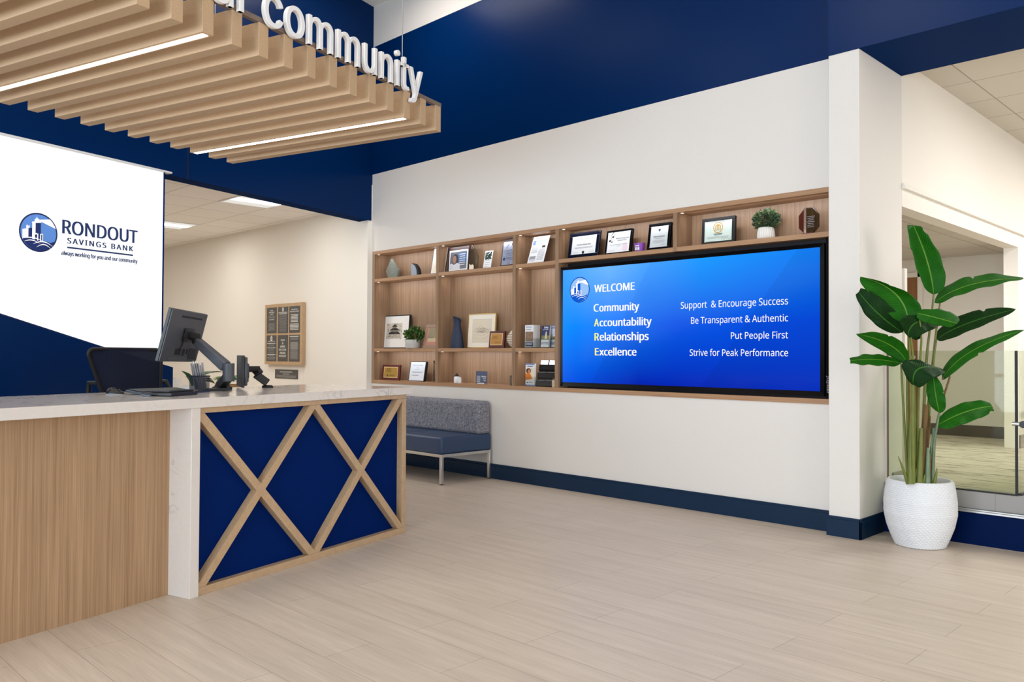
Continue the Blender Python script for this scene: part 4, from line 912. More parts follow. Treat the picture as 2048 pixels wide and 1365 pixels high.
t, F, p_ = woodplaque('square cherry wood plaque with a copper-gold plate in front of the gold framed drawing', (976.7, 696), (1007, 696), (979.6, 663), 5.70, Z2, plain('copper_plate', (178, 132, 72), 0.35, metal=0.6))
mb = MB(); F.text(mb, 'RONDOUT', F.w * 0.58, F.h * 0.3, 0.010, 0.0023, F.w * 0.3); F.lines(mb, rows(F.w * 0.4, F.h * 0.56, F.h * 0.68, 3, 0.04, 0.003, 2), 0.0023); mb.build('engraving', plain('dark_engraving', (94, 62, 30), 0.5), p_)
Xs = py(1026, 680, 5.74).x + 0.005; hs = py(1024, 658.7, 5.74).z - Z2
t = thing('shell_ornament', 'white spiral ribbed shell ornament tucked beside the second upright', 'ornament', (Xs, 5.75, Z2))
mb = MB(); prof = []
for i in range(61):
    q = i / 60; prof.append((max(0.002, 0.078 * math.sin(math.pi * (0.06 + 0.92 * q)) ** 0.8 * (1 + 0.07 * math.sin(q * 2 * math.pi * 11))), 0.001 + hs * q))
mb.lathe(prof, (Xs, 5.76, Z2), 36, 0, Matrix.Rotation(math.radians(0), 3, 'Y')); mb.build('shell_body', plain('shell_white', (236, 226, 208), 0.4), t, smooth=True, angle=80)
mb = MB(); 
for i in range(11):
    q = (i + 0.75) / 11; r_ = 0.078 * math.sin(math.pi * (0.06 + 0.92 * q)) ** 0.8 * 0.965
    mb.lathe([(r_, -0.002), (r_ + 0.001, 0), (r_, 0.003)], (Xs, 5.76, Z2 + hs * q), 36, 0, None, False)
mb.build('shell_grooves', plain('shell_brown', (122, 90, 62), 0.6), t)
# brochures and their clear holders
def brochure(label, bl, br, tl, Y, z, cols, title, body, depth=0.02, lean=None, yaw=0.0):
    F = Fr(bl, br, tl, Y, z, lean=lean, yaw=yaw)
    t = thing('brochure_holder', label, 'brochures', F.base())
    mb = MB(); F.slab(mb, 0, F.w, 0.006, F.h, -depth, -0.001); st = mb.build('leaflet_stack', 'paper', t)
    mb = MB(); F.slab(mb, 0, F.w, 0.006, F.h, -0.001, 0.0, 0); body(F, mb); mb.build('cover', cols, st)
    mb = MB(); F.slab(mb, -0.005, F.w + 0.005, 0, 0.005, -depth - 0.005, 0.006); F.slab(mb, -0.005, F.w + 0.005, 0.0, F.h * 0.42, 0.003, 0.006); F.slab(mb, -0.005, F.w + 0.005, 0.0, F.h * 0.8, -depth - 0.006, -depth - 0.003)
    F.slab(mb, -0.005, -0.002, 0.0, F.h * 0.42, -depth - 0.003, 0.003); F.slab(mb, F.w + 0.002, F.w + 0.005, 0.0, F.h * 0.42, -depth - 0.003, 0.003)
    mb.build('holder', 'acrylic', t)
    return t, F
photo1 = plain('photo_village', (104, 84, 70), 0.4, var=0.8, scale=55); photo2 = plain('photo_stone', (112, 112, 80), 0.4, var=0.5, scale=50)
bnavy = plain('brochure_navy', (26, 40, 96), 0.4); bblue = plain('brochure_blue', (52, 98, 170), 0.4); bpale = plain('brochure_pale', (216, 224, 240), 0.4)
def bA(F, mb):
    F.slab(mb, 0.004, F.w - 0.004, 0.01, F.h * 0.25, 0, 0.0003, 1); F.slab(mb, 0.004, F.w - 0.004, F.h * 0.27, F.h * 0.71, 0, 0.0003, 2)
    F.text(mb, 'Business', F.w * 0.45, F.h * 0.88, 0.015, 0.0003, F.w * 0.6, 3); F.lines(mb, [(F.w * 0.4, F.h * 0.80, F.w * 0.3, 0.005)], 0.0003, 3)
    F.text(mb, 'RONDOUT', F.w * 0.5, F.h * 0.13, 0.016, 0.0003, F.w * 0.7, 0, 0.02); F.lines(mb, [(F.w * 0.4, F.h * 0.05, F.w * 0.25, 0.004)], 0.0003, 0)
brochure('white topped brochure with a village photo in a clear holder on the middle shelf', (1050, 696), (1067, 696), (1050, 651), 5.70, Z2, ['paper', bnavy, photo1, bblue], 'Business', bA, depth=0.09, lean=0)
def bB(F, mb):
    F.slab(mb, 0.0, F.w, F.h * 0.36, F.h, 0, 0.0003, 1); F.slab(mb, 0, F.w, F.h * 0.36, F.h * 0.55, 0.0003, 0.0006, 2)
    F.poly(mb, [(F.w * 0.45, F.h * 0.4), (F.w * 0.72, F.h * 0.4), (F.w * 0.68, F.h * 0.66), (F.w * 0.6, F.h * 0.76), (F.w * 0.5, F.h * 0.66)], 0.0006, 0.0009, 3)
    F.text(mb, 'Savings', F.w * 0.55, F.h * 0.87, 0.02, 0.0003, F.w * 0.55, 0, 0.02); F.lines(mb, [(F.w * 0.5, F.h * 0.81, F.w * 0.35, 0.004)], 0.0003, 0); F.slab(mb, 0.004, F.w - 0.004, 0.03, F.h * 0.26, 0, 0.0003, 4)
    F.text(mb, 'RONDOUT', F.w * 0.5, F.h * 0.13, 0.013, 0.0004, F.w * 0.6, 0, 0.02)
bgrey = plain('brochure_grey', (170, 172, 192), 0.4)
brochure('navy savings brochure with a lighthouse picture in a clear holder', (1081, 696), (1096.5, 696), (1084.5, 652), 5.70, Z2, ['paper', bnavy, photo2, plain('lighthouse_stone', (206, 200, 160), 0.5), bgrey], 'Savings', bB)
def bC(F, mb):
    F.slab(mb, 0.0, F.w, F.h * 0.36, F.h * 0.85, 0, 0.0003, 2); F.slab(mb, 0, F.w, F.h * 0.85, F.h, 0, 0.0003, 1); F.slab(mb, 0, F.w, F.h * 0.36, F.h * 0.5, 0.0003, 0.0006, 3)
    F.poly(mb, [(F.w * 0.2, F.h * 0.4), (F.w * 0.42, F.h * 0.4), (F.w * 0.38, F.h * 0.58), (F.w * 0.3, F.h * 0.62), (F.w * 0.22, F.h * 0.58)], 0.0006, 0.0009, 4)
    F.text(mb, 'Checking', F.w * 0.52, F.h * 0.89, 0.02, 0.0003, F.w * 0.75, 0, 0.02); F.slab(mb, 0.004, F.w - 0.004, 0.03, F.h * 0.26, 0, 0.0003, 5)
brochure('blue checking brochure with a building picture, half behind the third upright', (1097.5, 696), (1113, 696), (1101, 651), 5.752, Z2, ['paper', bblue, bpale, photo2, plain('building_tan', (180, 160, 130), 0.5), bgrey], 'Checking', bC)
# -- bottom row
t, F, p_ = woodplaque('dark cherry wood plaque with a gold plate in the bottom left bay', (763, 758.4), (798, 759), (765.4, 729.7), 5.73, Z1, 'gold')
mb = MB(); F.text(mb, 'RONDOUT', F.w * 0.58, F.h * 0.27, 0.014, 0.0023, F.w * 0.34, bold=0.02); F.lines(mb, rows(F.w * 0.4, F.h * 0.55, F.h * 0.74, 4, 0.05, 0.004, 6), 0.0023)
F.poly(mb, [(F.w * 0.33 + 0.012 * math.cos(i * math.pi / 6), F.h * 0.3 + 0.012 * math.sin(i * math.pi / 6)) for i in range(12)], 0.0023, 0.0026); mb.build('engraving', plain('dark_engraving2', (84, 66, 26), 0.5), p_)
F = Fr((816, 760.5), (847, 761), (821.4, 723), 5.72, Z1)
t, sh = framed('framed_certificate', 'white certificate in a black frame standing in the bottom left bay', 'certificate', F, 'ink', 0.008, 0.035, plain('certificate_blue_white', (222, 230, 240), 0.4))
mb = MB(); c_ = F.w / 2; F.text(mb, 'Certificate of Appreciation', c_, F.h * 0.78, 0.012, -0.0028, F.w * 0.68, 1); F.lines(mb, [(c_, F.h * 0.67, 0.02, 0.003), (c_, F.h * 0.59, 0.045, 0.003), (c_, F.h * 0.47, F.w * 0.34, 0.004), (c_, F.h * 0.44, F.w * 0.3, 0.003), (F.w * 0.4, F.h * 0.3, F.w * 0.22, 0.008)], -0.0028, 0); mb.build('print', ['inkgrey', plain('print_soft_blue', (120, 142, 184), 0.5)], sh)
Xi = py(866.5, 745, 5.73).x; zi = py(866, 723, 5.73).z
t = thing('iron_stand', 'black wrought iron scroll stand in the bottom left bay, half behind the upright', 'stand', (Xi + 0.06, 5.74, Z1))
for k, x_ in enumerate((Xi, Xi + 0.125)):
    MB().tube([(x_, 5.74, Z1 + 0.001), (x_, 5.74, zi)], 0.005, 10).ball((x_, 5.74, zi), 0.009, 0, 10, 6).ball((x_, 5.74, Z1 + (zi - Z1) * 0.5), 0.008, 0, 10, 6).build('post', 'ink', t, smooth=True)
for z_ in (Z1 + 0.03, zi - 0.02): MB().tube([(Xi, 5.74, z_), (Xi + 0.125, 5.74, z_)], 0.0045, 8).build('crossbar', 'ink', t, smooth=True)
mb = MB()
for s_ in (1, -1):
    zc = (Z1 + zi) / 2 + s_ * (zi - Z1) * 0.2
    mb.tube([(Xi + 0.0625 + (0.05 - 0.010 * a) * math.cos(a), 5.74, zc + s_ * (0.05 - 0.010 * a) * math.sin(a)) for a in [i * 0.35 for i in range(12)]], 0.0025, 6)
mb.build('scrollwork', 'ink', t, smooth=True)
Xb = py(913.5, 765, 5.70).x; zb_ = lambda y: py(913, y, 5.70).z - Z1
t = thing('white_bottle', 'small white bottle with a black pointed cap on the bottom shelf', 'bottle', (Xb, 5.70, Z1))
MB().lathe([(0.026, 0.001), (0.03, 0.008), (0.03, zb_(756)), (0.024, zb_(754)), (0.02, zb_(753))], (Xb, 5.70, Z1), 24).build('bottle_body', 'paper', t, smooth=True)
MB().lathe([(0.024, zb_(753)), (0.024, zb_(751.5)), (0.012, zb_(750)), (0.009, zb_(747.8))], (Xb, 5.70, Z1), 20).build('cap', 'ink', t, smooth=True)
Xb = py(919.2, 765, 5.69).x
t = thing('white_bottle', 'smaller white capped jar right of the black-topped bottle', 'bottle', (Xb, 5.69, Z1))
MB().lathe([(0.018, 0.001), (0.02, 0.006), (0.02, zb_(757)), (0.016, zb_(756.5))], (Xb, 5.69, Z1), 20).build('bottle_body', 'paper', t, smooth=True)
MB().lathe([(0.0165, zb_(756.5)), (0.0165, zb_(754.5))], (Xb, 5.69, Z1), 20).build('cap', 'mount', t, smooth=True)
F = Fr((951, 769), (974, 769), (952, 742.5), 5.695, Z1, lean=2)
t = thing('information_sign', 'small navy printed card in a clear stand on the bottom shelf', 'sign', F.base())
mb = MB(); F.slab(mb, 0.004, F.w - 0.004, 0.008, F.h - 0.003, -0.002, 0); sh = mb.build('card', plain('slate_navy', (74, 86, 116), 0.4), t)
mb = MB(); F.slab(mb, 0, F.w, 0, F.h, -0.006, -0.0025); F.slab(mb, 0, F.w, 0, 0.006, -0.03, 0.02); mb.build('clear_stand', 'acrylic', t)
mb = MB(); F.text(mb, 'Notice', F.w * 0.72, F.h * 0.52, 0.016, 0.0002, F.w * 0.4, 0, 0.03); F.text(mb, '30', F.w * 0.78, F.h * 0.24, 0.014, 0.0002, F.w * 0.2); F.lines(mb, [(F.w * 0.25, F.h * (0.6 - 0.08 * i), F.w * 0.15, 0.003) for i in range(6)] + [(F.w * 0.45, F.h * 0.06, F.w * 0.3, 0.009), (F.w * 0.76, F.h * 0.42, F.w * 0.14, 0.004)], 0.0002); mb.build('print', 'paper', sh)
F = Fr((1019, 770.6), (1026, 770.6), (1019, 752), 5.71, Z1, lean=0)
t = thing('crystal_block', 'small clear glass block at the right end of the bottom middle bay', 'award', F.base())
mb = MB(); F.slab(mb, 0, F.w, 0, F.h, -0.03, 0); mb.build('glass_block', clear('grey_crystal', (196, 198, 200), 0.1, 0.05), t, bev=0.003)
mb = MB(); F.slab(mb, 0.008, F.w - 0.008, 0.02, F.h - 0.012, -0.018, -0.014); mb.build('etched_core', 'frost', t)
def bD(F, mb):
    F.slab(mb, 0, F.w, F.h * 0.94, F.h, 0, 0.0003, 1); F.slab(mb, 0, F.w, 0.006, F.h * 0.07, 0, 0.0003, 1); F.slab(mb, 0, F.w, F.h * 0.25, F.h * 0.8, 0, 0.0003, 2)
    e_ = lambda cx, cy, rx, ry: [(F.w * (cx + rx * math.cos(i * math.pi / 9)), F.h * (cy + ry * math.sin(i * math.pi / 9))) for i in range(18)]
    F.poly(mb, e_(0.34, 0.68, 0.27, 0.12), 0.0003, 0.0006, 3); F.poly(mb, e_(0.40, 0.66, 0.15, 0.085), 0.0006, 0.0009, 4)
    F.poly(mb, [(0, F.h * 0.27), (F.w * 0.75, F.h * 0.32), (F.w * 0.6, F.h * 0.5), (F.w * 0.45, F.h * 0.58), (F.w * 0.2, F.h * 0.6), (0, F.h * 0.52)], 0.0006, 0.0009, 5)
    F.text(mb, 'RONDOUT', F.w * 0.62, F.h * 0.15, 0.011, 0.0003, F.w * 0.5, 6, 0.02); F.poly(mb, e_(0.22, 0.165, 0.09, 0.03), 0.0003, 0.0006, 6); F.lines(mb, [(F.w * 0.5, F.h * 0.88, F.w * 0.3, 0.005)], 0.0003, 6)
brochure('brochure with a person in orange on the cover, in the narrow bottom bay', (1051, 772.4), (1069, 773), (1052, 728), 5.70, Z1, ['paper', plain('brochure_sky', (120, 152, 214), 0.4), plain('photo_cream', (232, 220, 196), 0.4), plain('photo_dark_hair', (74, 32, 24), 0.5), plain('photo_face', (196, 140, 110), 0.5), plain('photo_orange', (222, 120, 28), 0.5), bnavy], '', bD, lean=0)
F = Fr((1072, 773.5), (1106, 775), (1083, 721), 5.70, Z1)
t = thing('card_rack', 'black tiered rack of business cards in the narrow bottom bay', 'card rack', F.base())
mb = MB(); F.slab(mb, 0, F.w, 0, F.h, -0.012, 0); mb.build('rack_back', 'gloss', t)
for k in range(3):
    y0 = F.h * (0.02 + 0.30 * k)
    mb = MB(); F.slab(mb, 0, F.w, y0, y0 + F.h * 0.2, 0.011, 0.014); F.slab(mb, 0, F.w, y0, y0 + 0.006, 0, 0.012); tr = mb.build('tray', 'gloss', t)
    mb = MB()
    for j in range(2): F.slab(mb, F.w * (0.04 + 0.5 * j), F.w * (0.46 + 0.5 * j), y0 + 0.01, y0 + F.h * (0.215 if k < 2 else 0.36), 0.003, 0.010)
    mb.build('business_cards', 'paper' if k == 2 else plain('card_edge_grey', (150, 152, 158), 0.5), tr)
Xb = py(1109.5, 775, 5.70).x; hb_ = py(1109, 757, 5.70).z - Z1
t = thing('small_jar', 'small beige jar wedged between the card rack and the third upright', 'jar', (Xb, 5.69, Z1))
MB().lathe([(0.018, 0.001), (0.02, 0.01), (0.02, hb_ * 0.75), (0.012, hb_ * 0.82)], (Xb, 5.69, Z1), 20).build('jar_body', plain('beige_ceramic', (196, 176, 150), 0.5), t, smooth=True)
MB().lathe([(0.013, hb_ * 0.82), (0.013, hb_)], (Xb, 5.69, Z1), 20).build('lid', plain('brown_lid', (110, 84, 64), 0.5), t, smooth=True)

# ================================================================== BENCH
def tweed():
    m, nt, b = newmat('grey_blue_tweed'); L = nt.links
    tc = N(nt, 'ShaderNodeTexCoord'); outs = []
    for sc in ((28, 28, 210), (240, 240, 36)):
        mp = N(nt, 'ShaderNodeMapping'); mp.inputs['Scale'].default_value = sc; nz = N(nt, 'ShaderNodeTexNoise'); nz.inputs['Scale'].default_value = 1; nz.inputs['Detail'].default_value = 2
        L.new(tc.outputs['Object'], mp.inputs[0]); L.new(mp.outputs[0], nz.inputs['Vector']); outs.append(nz.outputs[0])
    ad = N(nt, 'ShaderNodeMath', operation='ADD'); L.new(outs[0], ad.inputs[0]); L.new(outs[1], ad.inputs[1])
    hf = N(nt, 'ShaderNodeMath', operation='MULTIPLY'); hf.inputs[1].default_value = 0.5; L.new(ad.outputs[0], hf.inputs[0])
    rp = N(nt, 'ShaderNodeValToRGB'); rp.color_ramp.elements[0].position = 0.36; rp.color_ramp.elements[1].position = 0.64
    rp.color_ramp.elements[0].color = lin((66, 76, 100)); rp.color_ramp.elements[1].color = lin((160, 158, 162))
    L.new(hf.outputs[0], rp.inputs[0]); L.new(rp.outputs[0], b.inputs['Base Color']); b.inputs['Roughness'].default_value = 0.9
    bump(nt, b, hf.outputs[0], 0.4, 0.003); return m
M['tweed'] = tweed()
M['vinyl'] = plain('navy_vinyl', (38, 62, 96), 0.36, bmp=0.05, scale=25)
t = thing('lobby_bench', 'backed lobby bench with navy vinyl seats and grey tweed back against the wall', 'bench', (-6.87, 5.34, 0))
BX1 = -5.915
for i in range(3):
    x1 = BX1 - 0.642 * i
    MB().box(x1 - 0.640, x1, 5.005, 5.655, 0.283, 0.445).build('seat', 'vinyl', t, bev=0.022, seg=4)
BX0 = BX1 - 0.642 * 3 + 0.002
MB().box(BX0, BX1 - 0.004, 5.475, 5.650, 0.44, 0.765).build('backrest', 'tweed', t, bev=0.034, seg=5)
mb = MB(); mb.box(BX0, BX1, 5.01, 5.035, 0.256, 0.284).box(BX0, BX1, 5.63, 5.655, 0.256, 0.284).box(BX0, BX0 + 0.025, 5.035, 5.63, 0.256, 0.284).box(BX1 - 0.025, BX1, 5.035, 5.63, 0.256, 0.284); mb.build('frame', 'steel', t, bev=0.002)
for x_ in (BX0, BX1 - 0.03):
    for y_ in (5.01, 5.625):
        l_ = MB().box(x_, x_ + 0.03, y_, y_ + 0.03, 0.008, 0.257).build('leg', 'steel', t, bev=0.002)
        MB().box(x_ + 0.003, x_ + 0.027, y_ + 0.003, y_ + 0.027, 0.0, 0.008).build('foot_pad', 'ink', l_)

# ================================================================== ON AND BEHIND THE COUNTER
def cz(x, y, z=ZT): return pz(x, y, z)
# mouse
p = cz(230, 790); t = thing('computer_mouse', 'black and silver computer mouse lying on the quartz counter', 'mouse', p)
ax = (cz(249, 790) - cz(211, 790)).normalized(); ay = V((-ax.y, ax.x, 0)); Lm = (cz(249, 790) - cz(211, 790)).length * 0.5
def shell_(mb, L_, W_, H_, z0, seg=24, ring=8, mi=0, tail=0.75):
    vs, fs = [], []
    for j in range(ring + 1):
        ph = math.pi / 2 * j / ring
        for k in range(seg):
            g_ = 2 * math.pi * k / seg; cx, cy = math.cos(g_), math.sin(g_)
            x = L_ * cx * math.cos(ph) ** 0.7; hgt = H_ * math.sin(ph) * (1 - 0.3 * cx)
            vs.append(p + ax * x + ay * (W_ * cy * math.cos(ph) ** 0.7) + V((0, 0, z0 + hgt)))
    for j in range(ring):
        for k in range(seg): fs.append((j * seg + k, j * seg + (k + 1) % seg, (j + 1) * seg + (k + 1) % seg, (j + 1) * seg + k))
    fs.append(tuple(range(seg - 1, -1, -1))); mb.add(vs, fs, mi); return mb
shell_(MB(), Lm, Lm * 0.6, 0.030, 0.002).build('mouse_body', 'black', t, smooth=True, angle=60)
shell_(MB(), Lm * 1.03, Lm * 0.63, 0.012, 0.001).build('side_grip', plain('mouse_silver', (140, 148, 152), 0.3), t, smooth=True, angle=60)
MB().tube([p + ax * (Lm * 0.42) + V((0, 0, 0.024)) + ay * 0.004, p + ax * (Lm * 0.42) + V((0, 0, 0.024)) - ay * 0.004], 0.007, 14).build('wheel', 'ink', t, smooth=True)
# keyboard lying behind the reader
k0, k1 = cz(282, 789), cz(395, 781)
kd = BDIR; kn = -BNOR
ko = B(2.945, -3.864, ZT)
t = thing('keyboard', 'slim grey computer keyboard behind the black card reader', 'keyboard', ko)
def loc(mb, o, u, v, x0, x1, y0, y1, z0, z1, tilt=0.0, mi=0):
    q = []
    for z_ in (z0, z1):
        for a, b_ in ((x0, y0), (x1, y0), (x1, y1), (x0, y1)): q.append(o + u * a + v * b_ + V((0, 0, z_ + tilt * b_)))
    return mb.hexa(q, mi)
loc(MB(), ko, kd, kn, -0.065, 0.270, 0.0, 0.125, 0.001, 0.013, 0.10).build('keyboard_base', plain('slate_grey_plastic', (74, 84, 94), 0.4), t, bev=0.003)
mb = MB()
for r_ in range(5):
    for k in range(11): loc(mb, ko, kd, kn, -0.052 + k * 0.028, -0.028 + k * 0.028, 0.010 + r_ * 0.022, 0.029 + r_ * 0.022, 0.013, 0.018, 0.10)
mb.build('keys', 'graph2', t)
# check reader
ro = B(2.93, -3.66, ZT)
ra, rb_ = cz(343, 794), cz(396, 790)
t = thing('card_reader', 'flat black card reader box at the front of the counter', 'card reader', cz(360, 792))
ru = (rb_ - ra); ru.z = 0; ru.normalize(); rv = V((-ru.y, ru.x, 0)); Lr = (rb_ - ra).length
loc(MB(), ra, ru, rv, 0, Lr, 0, 0.13, 0.001, 0.020).build('reader_body', 'black', t, bev=0.004)
loc(MB(), ra, ru, rv, 0.01, Lr - 0.01, 0.02, 0.13, 0.020, 0.030).build('reader_top', 'graph2', t, bev=0.004)
loc(MB(), ra, ru, rv, 0.015, Lr - 0.015, -0.0005, 0.003, 0.009, 0.012).build('card_slot', 'ink', t)
# cable by the reader
pts = [cz(319, 791), cz(308, 792), cz(298, 794), cz(288, 794), cz(283, 792.8), cz(291, 791.4), cz(306, 791)]
t = MB().tube([q + V((0, 0, 0.005)) for q in pts], 0.004, 8).build('cable', plain('steel_blue_cable', (92, 104, 118), 0.4), None, smooth=True, label='short grey cable looped on the counter left of the card reader', cat='cable')
# pen cup and its pens
pc = cz(398.5, 785.3); hc = pd(398, 753, (pc - EYEP).dot(_f)).z - ZT
t = thing('pen_cup', 'square dark wire mesh cup full of silver pens on the counter', 'pen holder', pc)
cu, cv = BDIR, -BNOR; hw = 0.039
q0 = pc + V((0, 0, 0.001))
def meshmat():
    m = bpy.data.materials.new('fine_wire_mesh'); m.use_nodes = True; nt = m.node_tree; nt.nodes.clear(); L = nt.links
    o = N(nt, 'ShaderNodeOutputMaterial'); t_ = N(nt, 'ShaderNodeBsdfTransparent'); d_ = N(nt, 'ShaderNodeBsdfPrincipled'); d_.inputs['Base Color'].default_value = lin((30, 34, 46)); d_.inputs['Roughness'].default_value = 0.4
    tc = N(nt, 'ShaderNodeTexCoord'); sp = N(nt, 'ShaderNodeSeparateXYZ'); L.new(tc.outputs['Object'], sp.inputs[0])
    def fr(s):
        a = N(nt, 'ShaderNodeMath', operation='MULTIPLY'); L.new(s, a.inputs[0]); a.inputs[1].default_value = 330
        b_ = N(nt, 'ShaderNodeMath', operation='FRACT'); L.new(a.outputs[0], b_.inputs[0])
        c_ = N(nt, 'ShaderNodeMath', operation='LESS_THAN'); L.new(b_.outputs[0], c_.inputs[0]); c_.inputs[1].default_value = 0.2; return c_.outputs[0]
    sm = N(nt, 'ShaderNodeMath', operation='ADD'); L.new(sp.outputs[0], sm.inputs[0]); L.new(sp.outputs[1], sm.inputs[1])
    mxm = N(nt, 'ShaderNodeMath', operation='MAXIMUM'); L.new(fr(sm.outputs[0]), mxm.inputs[0]); L.new(fr(sp.outputs[2]), mxm.inputs[1])
    mx = N(nt, 'ShaderNodeMixShader'); L.new(mxm.outputs[0], mx.inputs[0]); L.new(t_.outputs[0], mx.inputs[1]); L.new(d_.outputs[0], mx.inputs[2]); L.new(mx.outputs[0], o.inputs[0])
    return m
mb = MB(); e_ = 0.0015
for a in range(4):
    ang = a * math.pi / 2; u_ = cu * math.cos(ang) + cv * math.sin(ang); v_ = cv * math.cos(ang) - cu * math.sin(ang)
    loc(mb, q0, u_, v_, -hw, hw, hw - e_, hw, 0.004, hc)
mb.build('mesh_wall', meshmat(), t)
mb = MB()
for a in range(4):
    ang = a * math.pi / 2; u_ = cu * math.cos(ang) + cv * math.sin(ang); v_ = cv * math.cos(ang) - cu * math.sin(ang)
    loc(mb, q0, u_, v_, -hw - 0.002, hw + 0.002, hw - 0.003, hw + 0.002, hc - 0.004, hc + 0.003)
mb.build('rim', plain('cup_rim', (30, 34, 48), 0.35), t)
loc(MB(), q0, cu, cv, -hw, hw, -hw, hw, 0, 0.007).build('base', plain('cup_base', (40, 52, 82), 0.35), t)
rr = random.Random(5); silver = plain('pen_silver', (150, 151, 158), 0.3, metal=0.5)
for i in range(9):
    k, row = i // 2, i % 2
    bx, by = (-0.28 + 0.28 * k) * hw, (-0.45 + 0.9 * row) * hw; tx, ty = (-0.88 + 0.34 * k + 0.12 * row) * hw, (-0.42 + 0.84 * row) * hw
    b0 = q0 + cu * bx + cv * by + V((0, 0, 0.009)); b1 = q0 + cu * tx + cv * ty + V((0, 0, hc)); d_ = (b1 - b0).normalized(); Lp = 0.15 + rr.uniform(0, 0.015)
    pt = thing('pen', 'silver ballpoint pen leaning in the dark wire mesh cup', 'pen', b0, 'silver pens in the mesh cup')
    MB().tube([b0, b0 + d_ * 0.012, b0 + d_ * Lp], [0.001, 0.0046, 0.0046], 10).build('barrel', silver, pt, smooth=True)
    MB().tube([b0 + d_ * Lp, b0 + d_ * (Lp + 0.009)], [0.0026, 0.0024], 8).build('push_button', 'mount', pt, smooth=True)
# flat dark bar under the monitor arm
fa, fb_ = cz(415, 783), cz(462, 781.5); fu = (fb_ - fa); fu.z = 0; Lf = fu.length; fu.normalize(); fv = V((-fu.y, fu.x, 0))
t = MB(); loc(t, fa, fu, fv, 0, Lf, 0, 0.07, 0.0005, 0.016); t.build('desk_tray', 'graph2', None, bev=0.003, label='flat dark grey tray lying beside the pen cup at the monitor arm foot', cat='tray')

def quad_box(corners, nrm, th):
    """slab from four corner points, thickness th against the normal"""
    return MB().hexa(list(corners) + [c_ - nrm * th for c_ in corners])
# big monitor seen from behind
TL, TR, BR, BL = pd(342, 616, 4.65), pd(415, 629.7, 5.22), pd(391, 724.5, 5.24), pd(320, 724, 4.66)
mu = ((TR - TL) + (BR - BL)) / 2; mv = ((TL - BL) + (TR - BR)) / 2; mc = (TL + TR + BL + BR) / 4
MW, MH = mu.length, mv.length; mu.normalize(); mv = (mv - mu * mv.dot(mu)).normalized(); mn = mu.cross(mv)
if mn.dot(EYEP - mc) < 0: mn = -mn
t = thing('computer_monitor', 'grey computer monitor seen from behind, tilted on a long arm', 'monitor', mc - mv * MH / 2)
def mq(x, y, d): return mc + mu * (x * MW) + mv * (y * MH) + mn * d
def mslab(x0, x1, y0, y1, d0, d1, mb=None):
    return (mb or MB()).hexa([mq(x0, y0, d0), mq(x1, y0, d0), mq(x1, y1, d0), mq(x0, y1, d0), mq(x0, y0, d1), mq(x1, y0, d1), mq(x1, y1, d1), mq(x0, y1, d1)])
mslab(-0.5, 0.5, -0.5, 0.5, -0.022, -0.004).build('screen_bezel', 'graph2', t, bev=0.002)
mslab(-0.49, 0.49, -0.48, 0.48, -0.0235, -0.022).build('screen', 'gloss', t)
mslab(-0.495, 0.495, -0.495, 0.495, -0.004, 0.004).build('back_cover', 'graph', t, bev=0.003)
mslab(-0.22, 0.36, 0.36, 0.40, 0.0035, 0.0048).build('vent_slot', 'ink', t)
mb = MB(); mslab(-0.18, -0.02, -0.36, -0.24, 0.0035, 0.0047, mb); mslab(0.02, 0.09, -0.37, -0.24, 0.0035, 0.0047, mb); mslab(0.12, 0.17, -0.34, -0.24, 0.0035, 0.0047, mb); mb.build('port_bay', 'ink', t)
mslab(0.20, 0.44, -0.44, -0.22, 0.0035, 0.006).build('recess', plain('recess_grey', (44, 46, 50), 0.5), t)
mslab(-0.3, 0.20, -0.47, -0.40, 0.0035, 0.0055).build('lower_rib', plain('rib_grey', (84, 87, 92), 0.45), t)
mb = MB(); mslab(-0.07, 0.20, -0.10, 0.17, 0.004, 0.012, mb); mb.build('mount_plate', 'graph2', t, bev=0.002)
mb = MB(); mb.tube([mq(-0.08, 0.15, 0.014), mq(-0.1, 0.0, 0.02), mq(-0.06, -0.16, 0.012), mq(-0.08, -0.26, 0.008)], 0.004, 8); mb.build('cable', 'ink', t, smooth=True)
# its arm
hub = mq(0.065, 0.035, 0.02)
e0 = pd(394, 683, 4.98); e1 = pd(452, 734, 4.90); e2 = pd(457, 748, 4.88); e3 = B(3.60, -4.06, ZT + 0.035)
t = thing('monitor_arm', 'dark grey jointed monitor arm clamped to the counter behind the pen cup', 'monitor arm', e3 - V((0, 0, 0.034)))
MB().tube([hub, hub + mn * 0.05], 0.026, 20).ball(e0, 0.030, 0, 16, 10).build('head_joint', 'matblack', t, smooth=True)
def beam(mb, a, b_, wd, th, mi=0):
    d_ = (b_ - a).normalized(); s_ = d_.cross(V((0, 0, 1))).normalized(); w_ = s_.cross(d_).normalized()
    return mb.hexa([a - s_ * th - w_ * wd[0], a + s_ * th - w_ * wd[0], a + s_ * th + w_ * wd[0], a - s_ * th + w_ * wd[0], b_ - s_ * th - w_ * wd[1], b_ + s_ * th - w_ * wd[1], b_ + s_ * th + w_ * wd[1], b_ - s_ * th + w_ * wd[1]], mi)
beam(MB(), e0, e1, (0.024, 0.032), 0.026).build('upper_arm', 'graph', t, bev=0.008, seg=3)
MB().tube([e2 + V((0, 0, 0.062)), e2 - V((0, 0, 0.045))], 0.034, 24).build('elbow', plain('elbow_grey', (68, 71, 77), 0.5), t, smooth=True, bev=0.003)
beam(MB(), e2 - V((0, 0, 0.015)), e3, (0.026, 0.026), 0.024).build('lower_arm', 'graph2', t, bev=0.006, seg=3)
MB().lathe([(0.06, -0.034), (0.06, -0.02), (0.045, -0.012), (0.036, 0.012), (0.02, 0.022)], e3, 28).build('base', 'matblack', t, smooth=True)
